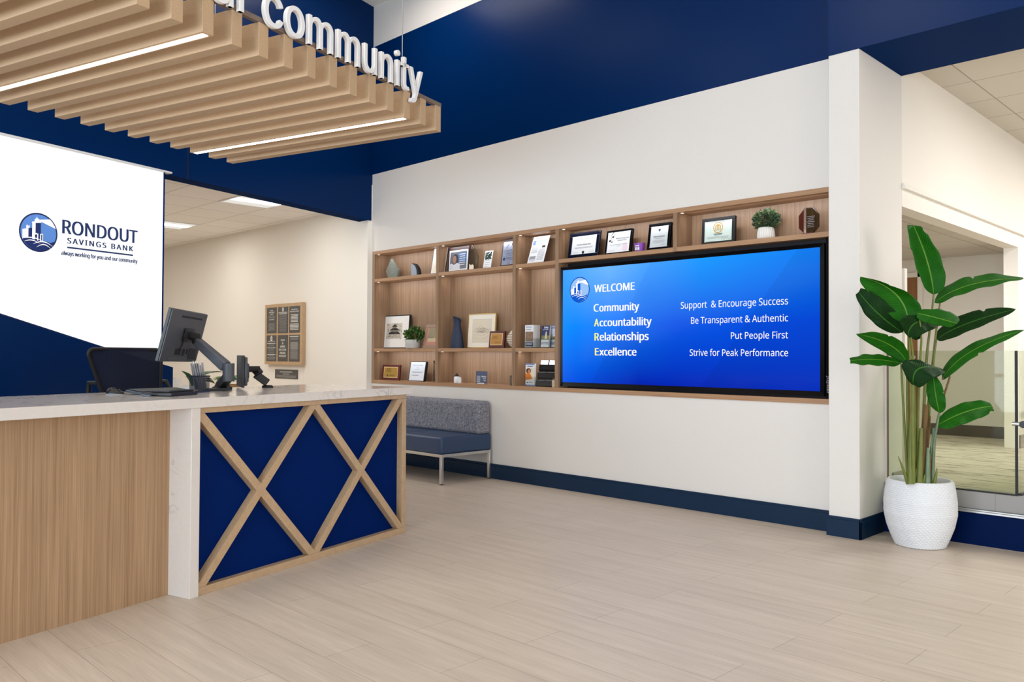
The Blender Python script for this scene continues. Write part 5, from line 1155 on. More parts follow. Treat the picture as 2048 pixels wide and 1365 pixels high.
# far monitor seen edge on
def Bm(s, n, z): return B(s, n, z)
sm = 3.868; za, zb2 = pn(476, 711, -4.24).z, ZT + 0.01
t = thing('computer_monitor', 'dark computer monitor seen edge on beside the notice board', 'monitor', B(sm, -4.26, zb2))
e = pn(476, 711, -4.24); eu = (BNOR * 0.92 - BDIR * 0.4).normalized()
near = B(sB(pn(484, 740, -4.18)), -4.18, 0); vw = (near - EYEP).normalized(); vw.z = 0; vw.normalize(); vr = V((vw.y, -vw.x, 0))
mdir = (vw * 0.995 + vr * -0.085).normalized(); mth = V((mdir.y, -mdir.x, 0))
o_ = B(sB(pn(487.5, 740, -4.02)), -4.02, 0)
def m2(a, c_, z): return V((o_.x, o_.y, 0)) + mdir * a + mth * c_ + V((0, 0, z))
def m2box(a0, a1, c0, c1, z0, z1): return MB().hexa([m2(a0, c0, z0), m2(a1, c0, z0), m2(a1, c1, z0), m2(a0, c1, z0), m2(a0, c0, z1), m2(a1, c0, z1), m2(a1, c1, z1), m2(a0, c1, z1)])
m2box(-0.02, 0.36, -0.014, 0.004, zb2, za).build('screen_panel', 'graph2', t, bev=0.002)
m2box(-0.02, 0.36, 0.004, 0.022, zb2 + 0.01, za - 0.01).build('back_cover', 'graph', t, bev=0.008, seg=3)
m2box(0.05, 0.30, 0.020, 0.036, zb2 + 0.03, za - 0.05).build('rear_bulge', 'graph', t, bev=0.010, seg=3)
m2box(0.13, 0.22, 0.034, 0.046, 1.06, 1.15).build('mount_plate', 'ink', t, bev=0.002)
t = thing('monitor_arm', 'short dark grey arm holding the edge-on monitor', 'monitor arm', m2(0.3, 0.32, ZT))
h0 = m2(0.17, 0.048, 1.118); h1 = m2(0.17, 0.115, 1.118); h2 = V(pd(511, 749, (m2(0.17, 0.14, 1.1) - EYEP).dot(_f))); h3 = V(pd(535, 776, (m2(0.17, 0.2, 1.1) - EYEP).dot(_f))); h3.z = ZT + 0.031
MB().tube([h0, h1], 0.020, 18).build('head_joint', 'matblack', t, smooth=True)
beam(MB(), h1, h2, (0.024, 0.024), 0.022).build('wrist', 'graph2', t, bev=0.006)
beam(MB(), h2, h3, (0.026, 0.026), 0.022).build('upper_arm', 'graph2', t, bev=0.006)
MB().lathe([(0.036, 0), (0.036, 0.01), (0.026, 0.016)], V((h3.x, h3.y, ZT + 0.001)), 24).build('base', 'matblack', t, smooth=True)
# task chair behind the counter
nCh = -4.98
fC = lambda x, y: pn(x, y, nCh)
cTL, cTR, cBL = fC(172, 697), fC(318, 696), fC(203, 787)
cen = (cTL + cTR) / 2
t = thing('office_chair', 'black mesh-backed office chair behind the counter in front of the white sign', 'chair', B(sB(cen) + 0.03, -5.05, 0))
sL, sR_ = sB(cTL), sB(cTR); ztop = cTL.z; zlow = 0.74
def back_pt(q, r_, d=0.0):
    """q across 0..1, r up 0..1 on the leaning, slightly curved backrest"""
    z = zlow + (ztop - zlow) * r_; inset = 0.16 * (1 - r_); s_ = sL + inset * 1.5 + (sR_ - sL + 0.02 - inset * 1.3) * q
    n_ = nCh - 0.06 * (1 - r_) + 0.03 * math.cos((q - 0.5) * math.pi) + d
    return B(s_, n_, z)
def rounded(m=10, k=0.10):
    pts = []
    for cx, cy, a0 in ((1 - k, 1 - k, 0), (k, 1 - k, 90), (k, k, 180), (1 - k, k, 270)):
        for i in range(m + 1): a = math.radians(a0 + 90 * i / m); pts.append((cx + k * math.cos(a), cy + k * 0.9 * math.sin(a)))
    return pts
rim_ = rounded(); MB().tube([back_pt(*q) for q in rim_] + [back_pt(*rim_[0])], 0.013, 10).build('back_frame', 'matblack', t, smooth=True)
def chairmesh():
    m = bpy.data.materials.new('chair_mesh'); m.use_nodes = True; nt = m.node_tree; nt.nodes.clear(); L = nt.links
    o = N(nt, 'ShaderNodeOutputMaterial'); t_ = N(nt, 'ShaderNodeBsdfTransparent'); d_ = N(nt, 'ShaderNodeBsdfPrincipled'); d_.inputs['Roughness'].default_value = 0.75; d_.inputs['Specular IOR Level'].default_value = 0.2
    uv = N(nt, 'ShaderNodeTexCoord'); wv = N(nt, 'ShaderNodeTexWave'); wv.inputs['Scale'].default_value = 42; wv.bands_direction = 'X'
    L.new(uv.outputs['UV'], wv.inputs['Vector'])
    rp = N(nt, 'ShaderNodeValToRGB'); rp.color_ramp.elements[0].color = lin((12, 16, 32)); rp.color_ramp.elements[1].color = lin((44, 52, 76)); L.new(wv.outputs[1], rp.inputs[0]); L.new(rp.outputs[0], d_.inputs['Base Color'])
    mx = N(nt, 'ShaderNodeMixShader'); mx.inputs[0].default_value = 0.93; L.new(t_.outputs[0], mx.inputs[1]); L.new(d_.outputs[0], mx.inputs[2]); L.new(mx.outputs[0], o.inputs[0]); return m
mb = MB(); mb.uv = []
nx, ny = 16, 16
def sq(q, r_):                                           # unit square pulled onto the rounded outline
    x, y = q * 2 - 1, r_ * 2 - 1; k = 0.10; return (q, r_) if abs(x) < 1 - 2 * k or abs(y) < 1 - 2 * k else (0.5 + 0.5 * (x - math.copysign(max(0, abs(x) - (1 - 2 * k)) * 0.28 * (abs(y) - (1 - 2 * k)) / (2 * k), x)), 0.5 + 0.5 * (y - math.copysign(max(0, abs(y) - (1 - 2 * k)) * 0.28 * (abs(x) - (1 - 2 * k)) / (2 * k), y)))
for lay in (0.0, -0.004):
    b0 = len(mb.v); g_ = []
    for j in range(ny + 1):
        for i in range(nx + 1): g_.append(back_pt(*sq(i / nx, j / ny), d=lay)); mb.uv.append((i / nx, j / ny))
    mb.add(g_, [(j * (nx + 1) + i, j * (nx + 1) + i + 1, (j + 1) * (nx + 1) + i + 1, (j + 1) * (nx + 1) + i) for j in range(ny) for i in range(nx)])
mb.build('back_mesh', chairmesh(), t, smooth=True)
ins = [(0.13 + 0.72 * q, 0.2 + 0.62 * r_) for q, r_ in rounded(6, 0.12)]
MB().prism([back_pt(*q, d=-0.012) for q in ins], BNOR * -0.012).build('lumbar_pad', plain('lumbar_navy', (36, 48, 78), 0.7), t)
sc_ = sB(cen) + 0.05
MB().bbox(sc_ - 0.25, sc_ + 0.25, -5.56, -5.06, 0.62, 0.70).build('seat', plain('seat_black', (22, 24, 30), 0.8), t, bev=0.03, seg=4)
MB().tube([B(sc_, -5.2, 0.66), B(sc_, -5.04, 0.70), B(sc_, -5.03, 1.0)], 0.02, 10).build('back_bracket', 'matblack', t, smooth=True)
arm_s = sB(pn(178, 771, -5.2))
for sg, sx in ((-1, arm_s), (1, arm_s + 0.50)):
    MB().tube([B(sx, -5.1, 0.66), B(sx - 0.02 * sg * -1, -5.06, 0.80), B(sx, -5.03, zlow + 0.30 if sg < 0 else 0.98), B(sx, -5.06, 1.015), B(sx, -5.2, 1.015), B(sx, -5.21, 0.9), B(sx, -5.19, 0.66)], 0.017, 10).build('armrest', 'matblack', t, smooth=True)
MB().tube([B(sc_, -5.3, 0.10), B(sc_, -5.3, 0.62)], 0.028, 14).build('gas_column', 'matblack', t, smooth=True)
for k in range(5):
    a = 2 * math.pi * k / 5; q = B(sc_, -5.3, 0) + V((math.cos(a), math.sin(a), 0)) * 0.29
    l_ = beam(MB(), B(sc_, -5.3, 0.11), q + V((0, 0, 0.07)), (0.025, 0.015), 0.02).build('base_leg', 'matblack', t)
    sd = V((-math.sin(a), math.cos(a), 0)) * 0.02
    MB().tube([q - sd + V((0, 0, 0.028)), q + sd + V((0, 0, 0.028))], 0.027, 14).build('caster', 'ink', l_, smooth=True)

# ================================================================== BEHIND THE COUNTER, IN THE HALL
# two plants on a low white credenza behind the counter
sz = 0.86
tq = B(5.05, -5.45, 0)
t = thing('side_table', 'low wood-topped table behind the counter carrying two small plants', 'table', tq)
MB().bbox(4.55, 5.55, -5.70, -5.25, sz - 0.03, sz).build('table_top', 'oak', t, bev=0.003)
for ds in (4.58, 5.49):
    for dn in (-5.67, -5.31): MB().bbox(ds, ds + 0.03, dn, dn + 0.03, 0, sz - 0.03).build('leg', 'steel', t)
q = pn(384, 760, -5.42)
t = thing('desk_plant', 'dark green broad-leaved plant behind the pen cup', 'plant', B(sB(q), -5.42, sz))
MB().lathe([(0.05, 0.001), (0.07, 0.01), (0.08, 0.1), (0.074, 0.1), (0.07, 0.08)], B(sB(q), -5.42, sz), 24).build('pot', 'mount', t, smooth=True)
G3 = plain('rubber_leaf', (58, 92, 52), 0.4)
def simple_leaf(mb, a, b_, wd, sag=0.1, mi=0, nseg=8):
    d_ = b_ - a; s_ = d_.cross(V((0, 0, 1))); s_ = (s_ if s_.length > 1e-5 else V((1, 0, 0))).normalized(); up = s_.cross(d_).normalized(); vs, fs = [], []
    for i in range(nseg + 1):
        k = i / nseg; w_ = wd * math.sin(math.pi * min(1, 0.06 + 0.94 * k)) ** 0.8 if i < nseg else 0.0005
        c_ = a + d_ * k + up * (math.sin(math.pi * k) * sag * d_.length); vs += [c_ - s_ * w_ + up * w_ * 0.35, c_, c_ + s_ * w_ + up * w_ * 0.35]
    for i in range(nseg):
        for k in (0, 1): fs.append((i * 3 + k, i * 3 + k + 1, i * 3 + k + 4, i * 3 + k + 3))
    return mb.add(vs, fs, mi)
def hallp(x, y, n): return pn(x, y, n)
for (xa, ya, xb_, yb_, wd) in ((390, 765, 362, 742, 0.035), (388, 768, 371, 753, 0.03), (402, 775, 446, 745, 0.045), (404, 778, 430, 768, 0.05), (398, 775, 424, 760, 0.05)):
    mb = MB(); simple_leaf(mb, B(sB(q), -5.42, sz + 0.1), hallp(xb_, yb_, -5.42), wd, 0.12); mb.build('leaf', G3, t, smooth=True, fixn=False)
q2 = pn(457, 770, -5.45)
t = thing('desk_plant', 'bright lime green frilly plant beside the monitor arm', 'plant', B(sB(q2), -5.45, sz))
MB().lathe([(0.06, 0.001), (0.09, 0.01), (0.1, 0.1), (0.094, 0.1), (0.09, 0.08)], B(sB(q2), -5.45, sz), 24).build('pot', plain('basket_tan', (170, 128, 80), 0.8), t, smooth=True)
G4 = [plain('lime_leaf', (122, 178, 44), 0.45), plain('lime_leaf_deep', (84, 140, 30), 0.45)]
mb = MB(); rr = random.Random(9)
zq = pn(455, 758, -5.45).z
for i in range(46):
    a = rr.uniform(0, 2 * math.pi); l_ = rr.uniform(0.08, 0.16); c0 = B(sB(q2), -5.45, sz + 0.09)
    tip = c0 + V((math.cos(a) * l_, math.sin(a) * l_, rr.uniform(0.4, 1.05) * (zq - sz - 0.09))); simple_leaf(mb, c0, tip, rr.uniform(0.014, 0.024), 0.3, i % 2, 6)
mb.build('foliage', G4, t, smooth=True, fixn=False)
# white rounded chair back far behind
qa, qb = pn(346, 757, -7.4), pn(359, 774, -7.4)
tc0 = pn(359, 770, -7.6) - _r * 0.28; tc0.z = 0
t = thing('tub_chair', 'white rounded chair back just visible past the end of the navy panel', 'chair', tc0)
mb = MB(); c0 = tc0; seg = 20; vs = []
zt_ = pn(350, 756, -7.4).z
for r_ in (0.28, 0.25):
    for j in range(8):
        h_ = 0.40 + (zt_ - 0.40) * j / 7
        for k in range(seg + 1):
            a = math.radians(-200 + 220 * k / seg + 90); e_ = abs(k / seg - 0.5) * 2; vs.append(c0 + V((math.cos(a) * r_ * (0.92 + 0.1 * j / 7), math.sin(a) * r_ * (0.92 + 0.1 * j / 7), 0.4 + (h_ - 0.4) * (1 - 0.35 * e_ ** 3))))
fs = [(l * 8 * (seg + 1) + j * (seg + 1) + k, l * 8 * (seg + 1) + j * (seg + 1) + k + 1, l * 8 * (seg + 1) + (j + 1) * (seg + 1) + k + 1, l * 8 * (seg + 1) + (j + 1) * (seg + 1) + k) for l in (0, 1) for j in range(7) for k in range(seg)]
mb.add(vs, fs); mb.build('backrest', 'letter', t, smooth=True)
MB().lathe([(0.26, 0.40), (0.27, 0.43), (0.25, 0.47)], c0, 24).build('seat', 'letter', t, smooth=True)
for a in (0.8, 2.36, 3.93, 5.5): MB().tube([c0 + V((math.cos(a) * 0.2, math.sin(a) * 0.2, 0)), c0 + V((math.cos(a) * 0.14, math.sin(a) * 0.14, 0.41))], 0.012, 8).build('leg', 'oakbar', t, smooth=True)
# notice board on the hall wall
yb0 = YH - 0.055
fN = lambda x, y: py(x, y, yb0)
zN = lambda x, y: (500 + x / 6.829, 580 + y / 6.829)
n0, n1 = fN(*zN(207, 210)).x, fN(*zN(712, 170)).x
nzt, nzb = fN(*zN(207, 207)).z, fN(*zN(207, 1018)).z
t = thing('notice_board', 'oak framed notice board with six dark printed panels on the hall wall', 'notice board', ((n0 + n1) / 2, YH - 0.03, nzb))
MB().box(n0, n1, yb0, YH - 0.001, nzb, nzt).build('backing_board', 'oakbar', t, bev=0.002)
panel_m = plain('panel_charcoal', (80, 80, 78), 0.5); white_p = plain('panel_white_print', (216, 214, 208), 0.6); grey_p = plain('panel_grey_print', (140, 138, 134), 0.6)
cols = [(232, 364), (384, 520), (535, 682)]
class PF(Fr):
    def __init__(s, x0, x1, z0, z1, Y): s.o = V((x0, Y, z0)); s.w = x1 - x0; s.h = z1 - z0; s.u = V((1, 0, 0)); s.v = V((0, 0, 1)); s.n = V((0, -1, 0))
def house(F, mb, cx, cy, r_, mi=0):
    F.poly(mb, [(cx - r_, cy), (cx, cy + r_ * 0.9), (cx + r_, cy), (cx + r_, cy - r_ * 0.25), (cx + r_ * 0.78, cy - r_ * 0.25), (cx + r_ * 0.78, cy - r_ * 1.4), (cx - r_ * 0.78, cy - r_ * 1.4), (cx - r_ * 0.78, cy - r_ * 0.25), (cx - r_, cy - r_ * 0.25)], 0.0002, 0.0006, mi)
    F.slab(mb, cx - r_ * 0.5, cx + r_ * 0.5, cy - r_ * 0.25, cy - r_ * 0.02, 0.0006, 0.001, 2); F.slab(mb, cx - r_ * 0.5, cx + r_ * 0.5, cy - r_ * 0.75, cy - r_ * 0.5, 0.0006, 0.001, 2)
for rI, (yt, yb_) in enumerate(((245, 595), (622, 975))):
    for cI, (xa, xb_) in enumerate(cols):
        x0, x1 = fN(*zN(xa, 500)).x, fN(*zN(xb_, 500)).x; z1 = fN(*zN(300, yt)).z; z0 = fN(*zN(300, yb_)).z
        F = PF(x0, x1, z0, z1, yb0 - 0.003); pnl = MB().box(x0, x1, yb0 - 0.003, yb0 + 0.001, z0, z1).build('notice_panel', panel_m, t)
        mb = MB(); c_ = F.w / 2; H_ = F.h; W_f = F.w; d = 0.0002
        if (rI, cI) == (0, 0):
            for s_, y_, k in (('FUNDS', 0.86, 0.3), ('AVAILABILITY', 0.79, 0.58), ('POLICY', 0.72, 0.34)): F.text(mb, s_, c_, H_ * y_, H_ * 0.045, d, W_f * k, 0, 0.04)
            F.lines(mb, rows(c_, H_ * 0.58, H_ * 0.68, 4, W_f * 0.38, 0.005, 1) + rows(c_, H_ * 0.12, H_ * 0.38, 9, W_f * 0.36, 0.005, 2), d, 1); F.lines(mb, [(c_, H_ * 0.53, W_f * 0.26, 0.006)], d, 0)
        elif (rI, cI) == (0, 1):
            house(F, mb, c_, H_ * 0.93, W_f * 0.1); F.lines(mb, [(c_, H_ * 0.79, W_f * 0.44, 0.008), (c_, H_ * 0.74, W_f * 0.42, 0.006)], d, 0); F.lines(mb, rows(c_, H_ * 0.06, H_ * 0.70, 16, W_f * 0.42, 0.005, 3), d, 1)
        elif (rI, cI) == (0, 2):
            F.text(mb, 'HOME MORTGAGE', c_, H_ * 0.86, H_ * 0.04, d, W_f * 0.6, 0, 0.04); F.text(mb, 'DISCLOSURE ACT NOTICE', c_, H_ * 0.78, H_ * 0.045, d, W_f * 0.84, 0, 0.04)
            F.lines(mb, rows(c_, H_ * 0.42, H_ * 0.68, 6, W_f * 0.43, 0.009, 4) + rows(c_, H_ * 0.12, H_ * 0.33, 5, W_f * 0.42, 0.009, 5), d, 0)
        elif (rI, cI) == (1, 0):
            house(F, mb, c_, H_ * 0.91, W_f * 0.12); F.lines(mb, [(c_, H_ * 0.77, W_f * 0.36, 0.006), (c_, H_ * 0.69, W_f * 0.42, 0.008), (c_, H_ * 0.52, W_f * 0.42, 0.007), (c_, H_ * 0.25, W_f * 0.43, 0.008), (c_, H_ * 0.13, W_f * 0.42, 0.007)], d, 0); F.lines(mb, rows(c_, H_ * 0.05, H_ * 0.66, 15, W_f * 0.36, 0.005, 6), d, 1)
        elif (rI, cI) == (1, 1):
            for i, (s_, k) in enumerate((('TRUTH', 0.4), ('IN', 0.12), ('SAVINGS', 0.5), ('DISCLOSURE', 0.72), ('AVAILABLE', 0.6), ('ON REQUEST', 0.72))): F.text(mb, s_, c_, H_ * (0.765 - 0.12 * i), H_ * 0.075, d, W_f * k, 0, 0.03)
        else:
            F.lines(mb, [(c_, H_ * 0.94, W_f * 0.42, 0.008)], d, 0); F.lines(mb, rows(c_, H_ * 0.82, H_ * 0.89, 4, W_f * 0.42, 0.005, 7) + rows(c_, H_ * 0.46, H_ * 0.72, 13, W_f * 0.42, 0.008, 8) + rows(c_, H_ * 0.1, H_ * 0.42, 12, W_f * 0.42, 0.006, 9), d, 1)
        mb.build('panel_print', [white_p, grey_p, panel_m], pnl)
fP = lambda x, y: py(x, y, YH - 0.008)
x0, x1 = fP(*zN(341, 1150)).x, fP(*zN(649, 1150)).x; z1, z0 = fP(*zN(341, 1086)).z, fP(*zN(341, 1207)).z
pnl = MB().box(x0, x1, YH - 0.008, YH - 0.0005, z0, z1).build('wall_plaque', panel_m, None, label='small charcoal printed plaque on the wall below the notice board', cat='plaque')
F = PF(x0, x1, z0, z1, YH - 0.008); mb = MB(); F.text(mb, 'PUBLIC DISCLOSURE NOTICE', F.w / 2, F.h * 0.68, F.h * 0.13, 0.0002, F.w * 0.55, 0, 0.03); F.text(mb, 'Please be advised', F.w / 2, F.h * 0.47, F.h * 0.10, 0.0002, F.w * 0.28, 0, 0.03)
F.lines(mb, [(F.w / 2, F.h * (0.33 - 0.09 * i), F.w * 0.43, 0.006) for i in range(3)], 0.0002, 1)
mb.build('plaque_print', [white_p, grey_p], pnl)
# ceiling lights in the hall
M['diffuser'] = glow('hall_light_diffuser', (255, 250, 242), 3.2); M['diffuser2'] = glow('hall_light_side', (255, 248, 238), 0.82)
for xa, ya, lab in ((-9.005, 4.285, 'square ceiling light nearer the navy header, right of the other'), (-11.445, 4.285, 'square ceiling light deeper in the hall, next to the white sign edge')):
    t = thing('ceiling_light', lab, 'ceiling light', (xa + 0.305, ya + 0.305, 2.955))
    mb = MB(); mb.box(xa, xa + 0.61, ya, ya + 0.02, 2.945, 2.9545).box(xa, xa + 0.61, ya + 0.59, ya + 0.61, 2.945, 2.9545).box(xa, xa + 0.02, ya + 0.02, ya + 0.59, 2.945, 2.9545).box(xa + 0.59, xa + 0.61, ya + 0.02, ya + 0.59, 2.945, 2.9545); mb.build('frame', 'letter', t)
    MB().box(xa + 0.02, xa + 0.59, ya + 0.02, ya + 0.59, 2.951, 2.9546).build('side_diffuser', 'diffuser2', t)
    MB().box(xa + 0.22, xa + 0.40, ya + 0.02, ya + 0.59, 2.947, 2.951).build('centre_diffuser', 'diffuser', t)

# ================================================================== BIG PLANT
PC = V((-1.923, 5.690, 0))
t = thing('potted_plant', 'tall bird of paradise plant in a white dimpled floor pot', 'plant', PC)
prof = [(0.000, 0.143), (0.006, 0.148), (0.06, 0.171), (0.13, 0.196), (0.21, 0.2125), (0.29, 0.2125), (0.36, 0.204), (0.41, 0.195), (0.425, 0.191)]
def prad(z):
    for (z0, r0), (z1, r1) in zip(prof, prof[1:]):
        if z <= z1: k = (z - z0) / (z1 - z0); return r0 + (r1 - r0) * k
    return prof[-1][1]
mb = MB(); rowsN, per, sub = 36, 46, 4; seg = per * sub; nz_ = rowsN * 3; vs = []
for j in range(nz_ + 1):
    z = 0.425 * j / nz_; r_ = prad(z)
    for k in range(seg):
        g_ = 2 * math.pi * k / seg; rw = j / 3.0; ph = k / sub + (0.5 if int(math.floor(rw)) % 2 else 0.0)
        d_ = 0.008 * (0.5 + 0.5 * math.cos(2 * math.pi * ph)) * (0.5 - 0.5 * math.cos(2 * math.pi * rw)) if 0 < j < nz_ - 1 else 0
        vs.append(PC + V(((r_ + d_) * math.cos(g_), (r_ + d_) * math.sin(g_), z + 0.001)))
fs = [(j * seg + k, j * seg + (k + 1) % seg, (j + 1) * seg + (k + 1) % seg, (j + 1) * seg + k) for j in range(nz_) for k in range(seg)] + [tuple(range(seg - 1, -1, -1))]
b0 = len(vs)
for r_, z in ((0.178, 0.427), (0.170, 0.40), (0.168, 0.36)):
    for k in range(seg): g_ = 2 * math.pi * k / seg; vs.append(PC + V((r_ * math.cos(g_), r_ * math.sin(g_), z)))
rings = [nz_ * seg, b0, b0 + seg, b0 + 2 * seg]
for a, b_ in zip(rings, rings[1:]): fs += [(a + k, a + (k + 1) % seg, b_ + (k + 1) % seg, b_ + k) for k in range(seg)]
mb.add(vs, fs); mb.build('pot', plain('white_pot', (218, 219, 222), 0.6), t, smooth=True, angle=70)
MB().lathe([(0.168, 0.0), (0.166, 0.012)], PC + V((0, 0, 0.37)), 40).build('stones', plain('pale_stones', (214, 204, 190), 0.9, var=0.25, bmp=1.0, scale=50), t)
DP = (PC - EYEP).dot(_f)
z7 = lambda x, y: (1660 + x / 3.593, 380 + y / 3.593)
z8 = lambda x, y: (1660 + x / 3.593, 740 + y / 3.593)
def P7(x, y, d=0.0): return pd(*z7(x, y), DP + d)
def P8(x, y, d=0.0): return pd(*z8(x, y), DP + d)
def leafmat(name, a, b_, mid):
    m, nt, bs = newmat(name); L = nt.links
    tc = N(nt, 'ShaderNodeTexCoord'); sp = N(nt, 'ShaderNodeSeparateXYZ'); L.new(tc.outputs['UV'], sp.inputs[0])
    def mth(op, p_, q_=None):
        n = N(nt, 'ShaderNodeMath', operation=op)
        for i, z_ in enumerate((p_, q_)):
            if z_ is None: continue
            if isinstance(z_, (int, float)): n.inputs[i].default_value = z_
            else: L.new(z_, n.inputs[i])
        return n.outputs[0]
    v = mth('ABSOLUTE', mth('SUBTRACT', sp.outputs[1], 0.5))
    ph = mth('SUBTRACT', mth('MULTIPLY', sp.outputs[0], 26.0), mth('MULTIPLY', v, 12.0)); wv = mth('SINE', mth('MULTIPLY', ph, 6.283))
    nz = N(nt, 'ShaderNodeTexNoise'); nz.inputs['Scale'].default_value = 14; L.new(tc.outputs['Object'], nz.inputs['Vector'])
    f = mth('ADD', mth('MULTIPLY', wv, 0.22), mth('ADD', mth('MULTIPLY', nz.outputs[0], 0.7), 0.1))
    mx = N(nt, 'ShaderNodeMix', data_type='RGBA'); mx.clamp_factor = True; mx.inputs[6].default_value = lin(a); mx.inputs[7].default_value = lin(b_); L.new(f, mx.inputs[0])
    mr = N(nt, 'ShaderNodeMix', data_type='RGBA'); mr.inputs[7].default_value = lin(mid); L.new(mx.outputs[2], mr.inputs[6]); L.new(mth('LESS_THAN', v, 0.022), mr.inputs[0]); L.new(mr.outputs[2], bs.inputs['Base Color'])
    bs.inputs['Roughness'].default_value = 0.42; bs.inputs['Specular IOR Level'].default_value = 0.12; bump(nt, bs, wv, 0.35, 0.002)
    return m
LM = leafmat('banana_leaf', (14, 66, 6), (32, 106, 12), (96, 140, 44))
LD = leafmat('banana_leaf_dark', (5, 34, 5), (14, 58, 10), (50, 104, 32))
def leaf(base, mid, tip, e1, e2, mat=LM, tears=(), wave=0.006, seed=0, blunt=0.0, wmax=0.45):
    """blade on a bent midrib; e1, e2 = blade edges beside mid"""
    mb = MB(); mb.uv = []; nu, nv = 36, 6; rnd = random.Random(seed)
    ctrl = mid * 2 - (base + tip) / 2
    a1, a2 = e1 - mid, e2 - mid; vs, fs = [], []
    ph = rnd.uniform(0, 6)
    for i in range(nu + 1):
        k = i / nu; c_ = base * (1 - k) ** 2 + ctrl * 2 * k * (1 - k) + tip * k * k
        kk = (k * (1 - blunt)) ** 0.85; w_ = max(0.0, 1 - abs(2 * kk - 1) ** 2.3) ** 0.72
        w_ = max(w_, 0.012)
        nr = a1.cross(a2); nr = nr.normalized() if nr.length > 1e-9 else V((0, 0, 1))
        for j in range(-nv, nv + 1):
            q = abs(j) / nv; e_ = a1 if j < 0 else a2
            tear = 1.0
            for side, tk, dep in tears:
                if (j < 0) == (side < 0): tear = min(tear, 1 - dep * max(0, 1 - abs(k - tk) / 0.022))
            off = e_ * (w_ * q * tear) + nr * (wave * math.sin(k * 21 + ph + (2 if j < 0 else 0)) * q * q) - nr * 0.0
            vs.append(c_ + off); mb.uv.append((k, 0.5 + 0.5 * j / nv))
    R = 2 * nv + 1
    fs = [(i * R + j, i * R + j + 1, (i + 1) * R + j + 1, (i + 1) * R + j) for i in range(nu) for j in range(R - 1)]
    mb.add(vs, fs); ob = mb.build('leaf', mat, t, smooth=True, fixn=False, angle=90)
    md = ob.modifiers.new('thickness', 'SOLIDIFY'); md.thickness = 0.0012; md.offset = 0
    return ob
leaf(P7(745, 755), P7(700, 520, 0.02), P7(600, 256, 0.0), P7(604, 500, -0.02), P7(812, 535, -0.04), tears=((1, 0.93, 0.5), (-1, 0.62, 0.12)), blunt=0.09, seed=1)
leaf(P7(752, 812), P7(1010, 683, 0.03), P7(1390, 636, 0.05), P7(985, 628, 0.10), P7(1035, 722, -0.02), tears=((-1, 0.55, 0.4),), seed=2)
leaf(P7(560, 935, -0.16), P7(462, 738, -0.12), P7(218, 624, -0.10), P7(345, 812, -0.10), P7(600, 770, -0.20), tears=((1, 0.78, 0.25),), seed=3)
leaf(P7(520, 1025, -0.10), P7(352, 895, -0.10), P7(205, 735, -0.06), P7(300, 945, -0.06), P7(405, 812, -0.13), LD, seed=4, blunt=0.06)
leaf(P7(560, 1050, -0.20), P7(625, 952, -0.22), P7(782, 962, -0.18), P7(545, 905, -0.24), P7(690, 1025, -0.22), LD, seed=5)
leaf(P7(622, 886, -0.24), P7(775, 922, -0.25), P7(914, 962, -0.22), P7(830, 868, -0.22), P7(730, 968, -0.24), seed=6, blunt=0.08)
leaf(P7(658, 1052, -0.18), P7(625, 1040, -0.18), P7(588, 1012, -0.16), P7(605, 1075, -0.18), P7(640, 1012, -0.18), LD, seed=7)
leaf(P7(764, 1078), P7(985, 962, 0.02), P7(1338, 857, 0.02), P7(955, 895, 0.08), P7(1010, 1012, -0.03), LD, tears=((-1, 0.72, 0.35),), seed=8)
leaf(P7(806, 1365, -0.02), P7(1010, 1165, -0.02), P7(1400, 1006, 0.02), P7(975, 1130, 0.03), P7(1050, 1196, -0.05), tears=((1, 0.55, 0.4),), seed=9)
leaf(P7(552, 1238, -0.05), P7(425, 1112, -0.05), P7(192, 1036, -0.05), P7(385, 1165, -0.02), P7(468, 1062, -0.09), tears=((1, 0.6, 0.35),), seed=10)
leaf(P7(514, 1248, -0.08), P7(325, 1220, -0.08), P7(146, 1230, -0.08), P7(320, 1262, -0.11), P7(318, 1182, -0.04), seed=11, blunt=0.08)
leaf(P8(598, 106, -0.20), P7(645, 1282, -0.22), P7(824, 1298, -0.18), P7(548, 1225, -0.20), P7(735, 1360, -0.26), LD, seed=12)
leaf(P8(786, 308, -0.16), P8(758, 170, -0.17), P8(742, 24, -0.16), P8(694, 165, -0.14), P8(826, 185, -0.20), tears=((1, 0.55, 0.3),), seed=13)
leaf(P8(766, 404, -0.10), P8(965, 306, -0.09), P8(1165, 262, -0.06), P8(935, 245, -0.05), P8(992, 380, -0.14), tears=((1, 0.93, 0.6),), seed=14, blunt=0.10)
ST_ = plain('plant_stem', (100, 108, 40), 0.5, var=0.15, scale=12); SB_ = plain('plant_stem_brown', (112, 84, 40), 0.55, var=0.2, scale=10); SG_ = plain('plant_stem_grey', (104, 124, 96), 0.5, var=0.15, scale=12)
def stem(pts, r0, r1, mat=ST_, name='stem'):
    n = 14; out, rad = [], []
    for i in range(n + 1):
        k = i / n * (len(pts) - 1); a = min(int(k), len(pts) - 2); q_ = k - a
        p0, p1, p2, p3 = pts[max(a - 1, 0)], pts[a], pts[a + 1], pts[min(a + 2, len(pts) - 1)]
        out.append(0.5 * ((2 * p1) + (p2 - p0) * q_ + (2 * p0 - 5 * p1 + 4 * p2 - p3) * q_ * q_ + (3 * p1 - p0 - 3 * p2 + p3) * q_ ** 3)); rad.append(r0 + (r1 - r0) * i / n)
    MB().tube(out, rad, 10).build(name, mat, t, smooth=True)
g0 = lambda x, d=0.0: pd(*z8(x, 800), DP + d) * 1.0
stem([P8(560, 815, -0.06), P8(535, 400, -0.07), P8(515, 60, -0.08), P7(510, 1250, -0.08)], 0.009, 0.005)
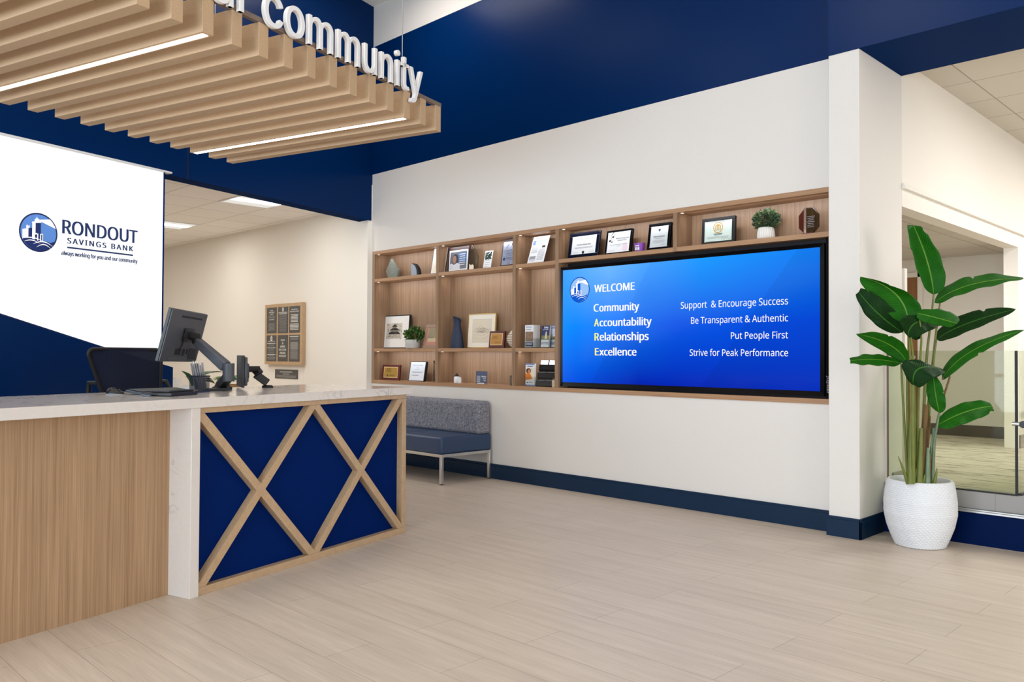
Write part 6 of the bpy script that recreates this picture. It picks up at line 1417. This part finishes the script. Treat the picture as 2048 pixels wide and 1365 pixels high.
stem([P8(575, 815, -0.02), P8(556, 350, -0.04), P7(552, 1238, -0.05)], 0.009, 0.006)
stem([P8(590, 815, -0.1), P8(583, 300, -0.1), P7(575, 1200, -0.12), P7(562, 950, -0.16)], 0.010, 0.005)
stem([P8(605, 815, -0.12), P8(606, 300, -0.14), P7(600, 1250, -0.18), P7(580, 1045, -0.2)], 0.010, 0.005)
stem([P8(620, 815, -0.05), P8(632, 300, -0.1), P7(650, 1200, -0.16), P7(656, 1050, -0.2), P7(640, 900, -0.24)], 0.010, 0.004)
stem([P8(600, 815, -0.16), P8(596, 400, -0.19), P8(597, 110, -0.20)], 0.012, 0.006)
stem([P8(655, 815, 0.0), P8(672, 350, 0.0), P7(695, 1200, 0.0), P7(725, 950, 0.0), P7(745, 752, 0.0)], 0.012, 0.005)
stem([P8(670, 815, 0.03), P8(700, 350, 0.03), P7(740, 1230, 0.02), P7(765, 1000, 0.0), P7(790, 815, 0.0)], 0.011, 0.005)
stem([P8(690, 780, 0.02), P8(712, 300, 0.02), P7(745, 1230, 0.0), P7(766, 1075, 0.0)], 0.010, 0.005)
stem([P8(735, 815, -0.1), P8(745, 560, -0.1), P8(770, 400, -0.13), P8(786, 306, -0.16)], 0.009, 0.005, SG_)
stem([P8(742, 815, -0.04), P8(752, 500, -0.04), P8(800, 250, -0.03), P8(862, 40, -0.02), P7(806, 1362, -0.02)], 0.009, 0.005, SB_)
stem([P8(725, 815, -0.08), P8(728, 560, -0.09), P8(750, 460, -0.1), P8(768, 402, -0.10)], 0.009, 0.005, SG_)
for x0, x1, ytop, r_, d, m_ in ((590, 596, 420, 0.026, -0.10, ST_), (572, 574, 560, 0.018, -0.05, ST_), (625, 628, 520, 0.018, -0.12, ST_), (578, 588, 300, 0.020, -0.15, ST_), (608, 616, 350, 0.022, -0.02, ST_), (640, 655, 420, 0.020, -0.14, ST_), (650, 690, 250, 0.026, -0.04, SB_), (672, 712, 330, 0.020, 0.02, SB_), (718, 716, 600, 0.022, -0.08, SB_), (735, 745, 420, 0.014, -0.08, SG_), (700, 705, 560, 0.016, -0.14, SG_)):
    stem([P8(x0, 820, d), P8((x0 + x1) / 2, (820 + ytop) / 2, d), P8(x1, ytop, d)], r_ * 1.15, r_ * 0.5, m_, 'leaf_sheath')
for (xa, ya, xm_, ym_, xb_, yb_, w_) in ((560, 800, 520, 700, 490, 622, 0.012), (748, 800, 764, 750, 768, 706, 0.012), (600, 800, 616, 750, 620, 712, 0.008), (668, 800, 680, 770, 684, 752, 0.010)):
    stem([P8(xa, ya + 20, -0.14), P8(xm_, ym_, -0.15), P8(xb_, yb_, -0.15)], w_, 0.002, ST_, 'young_shoot')
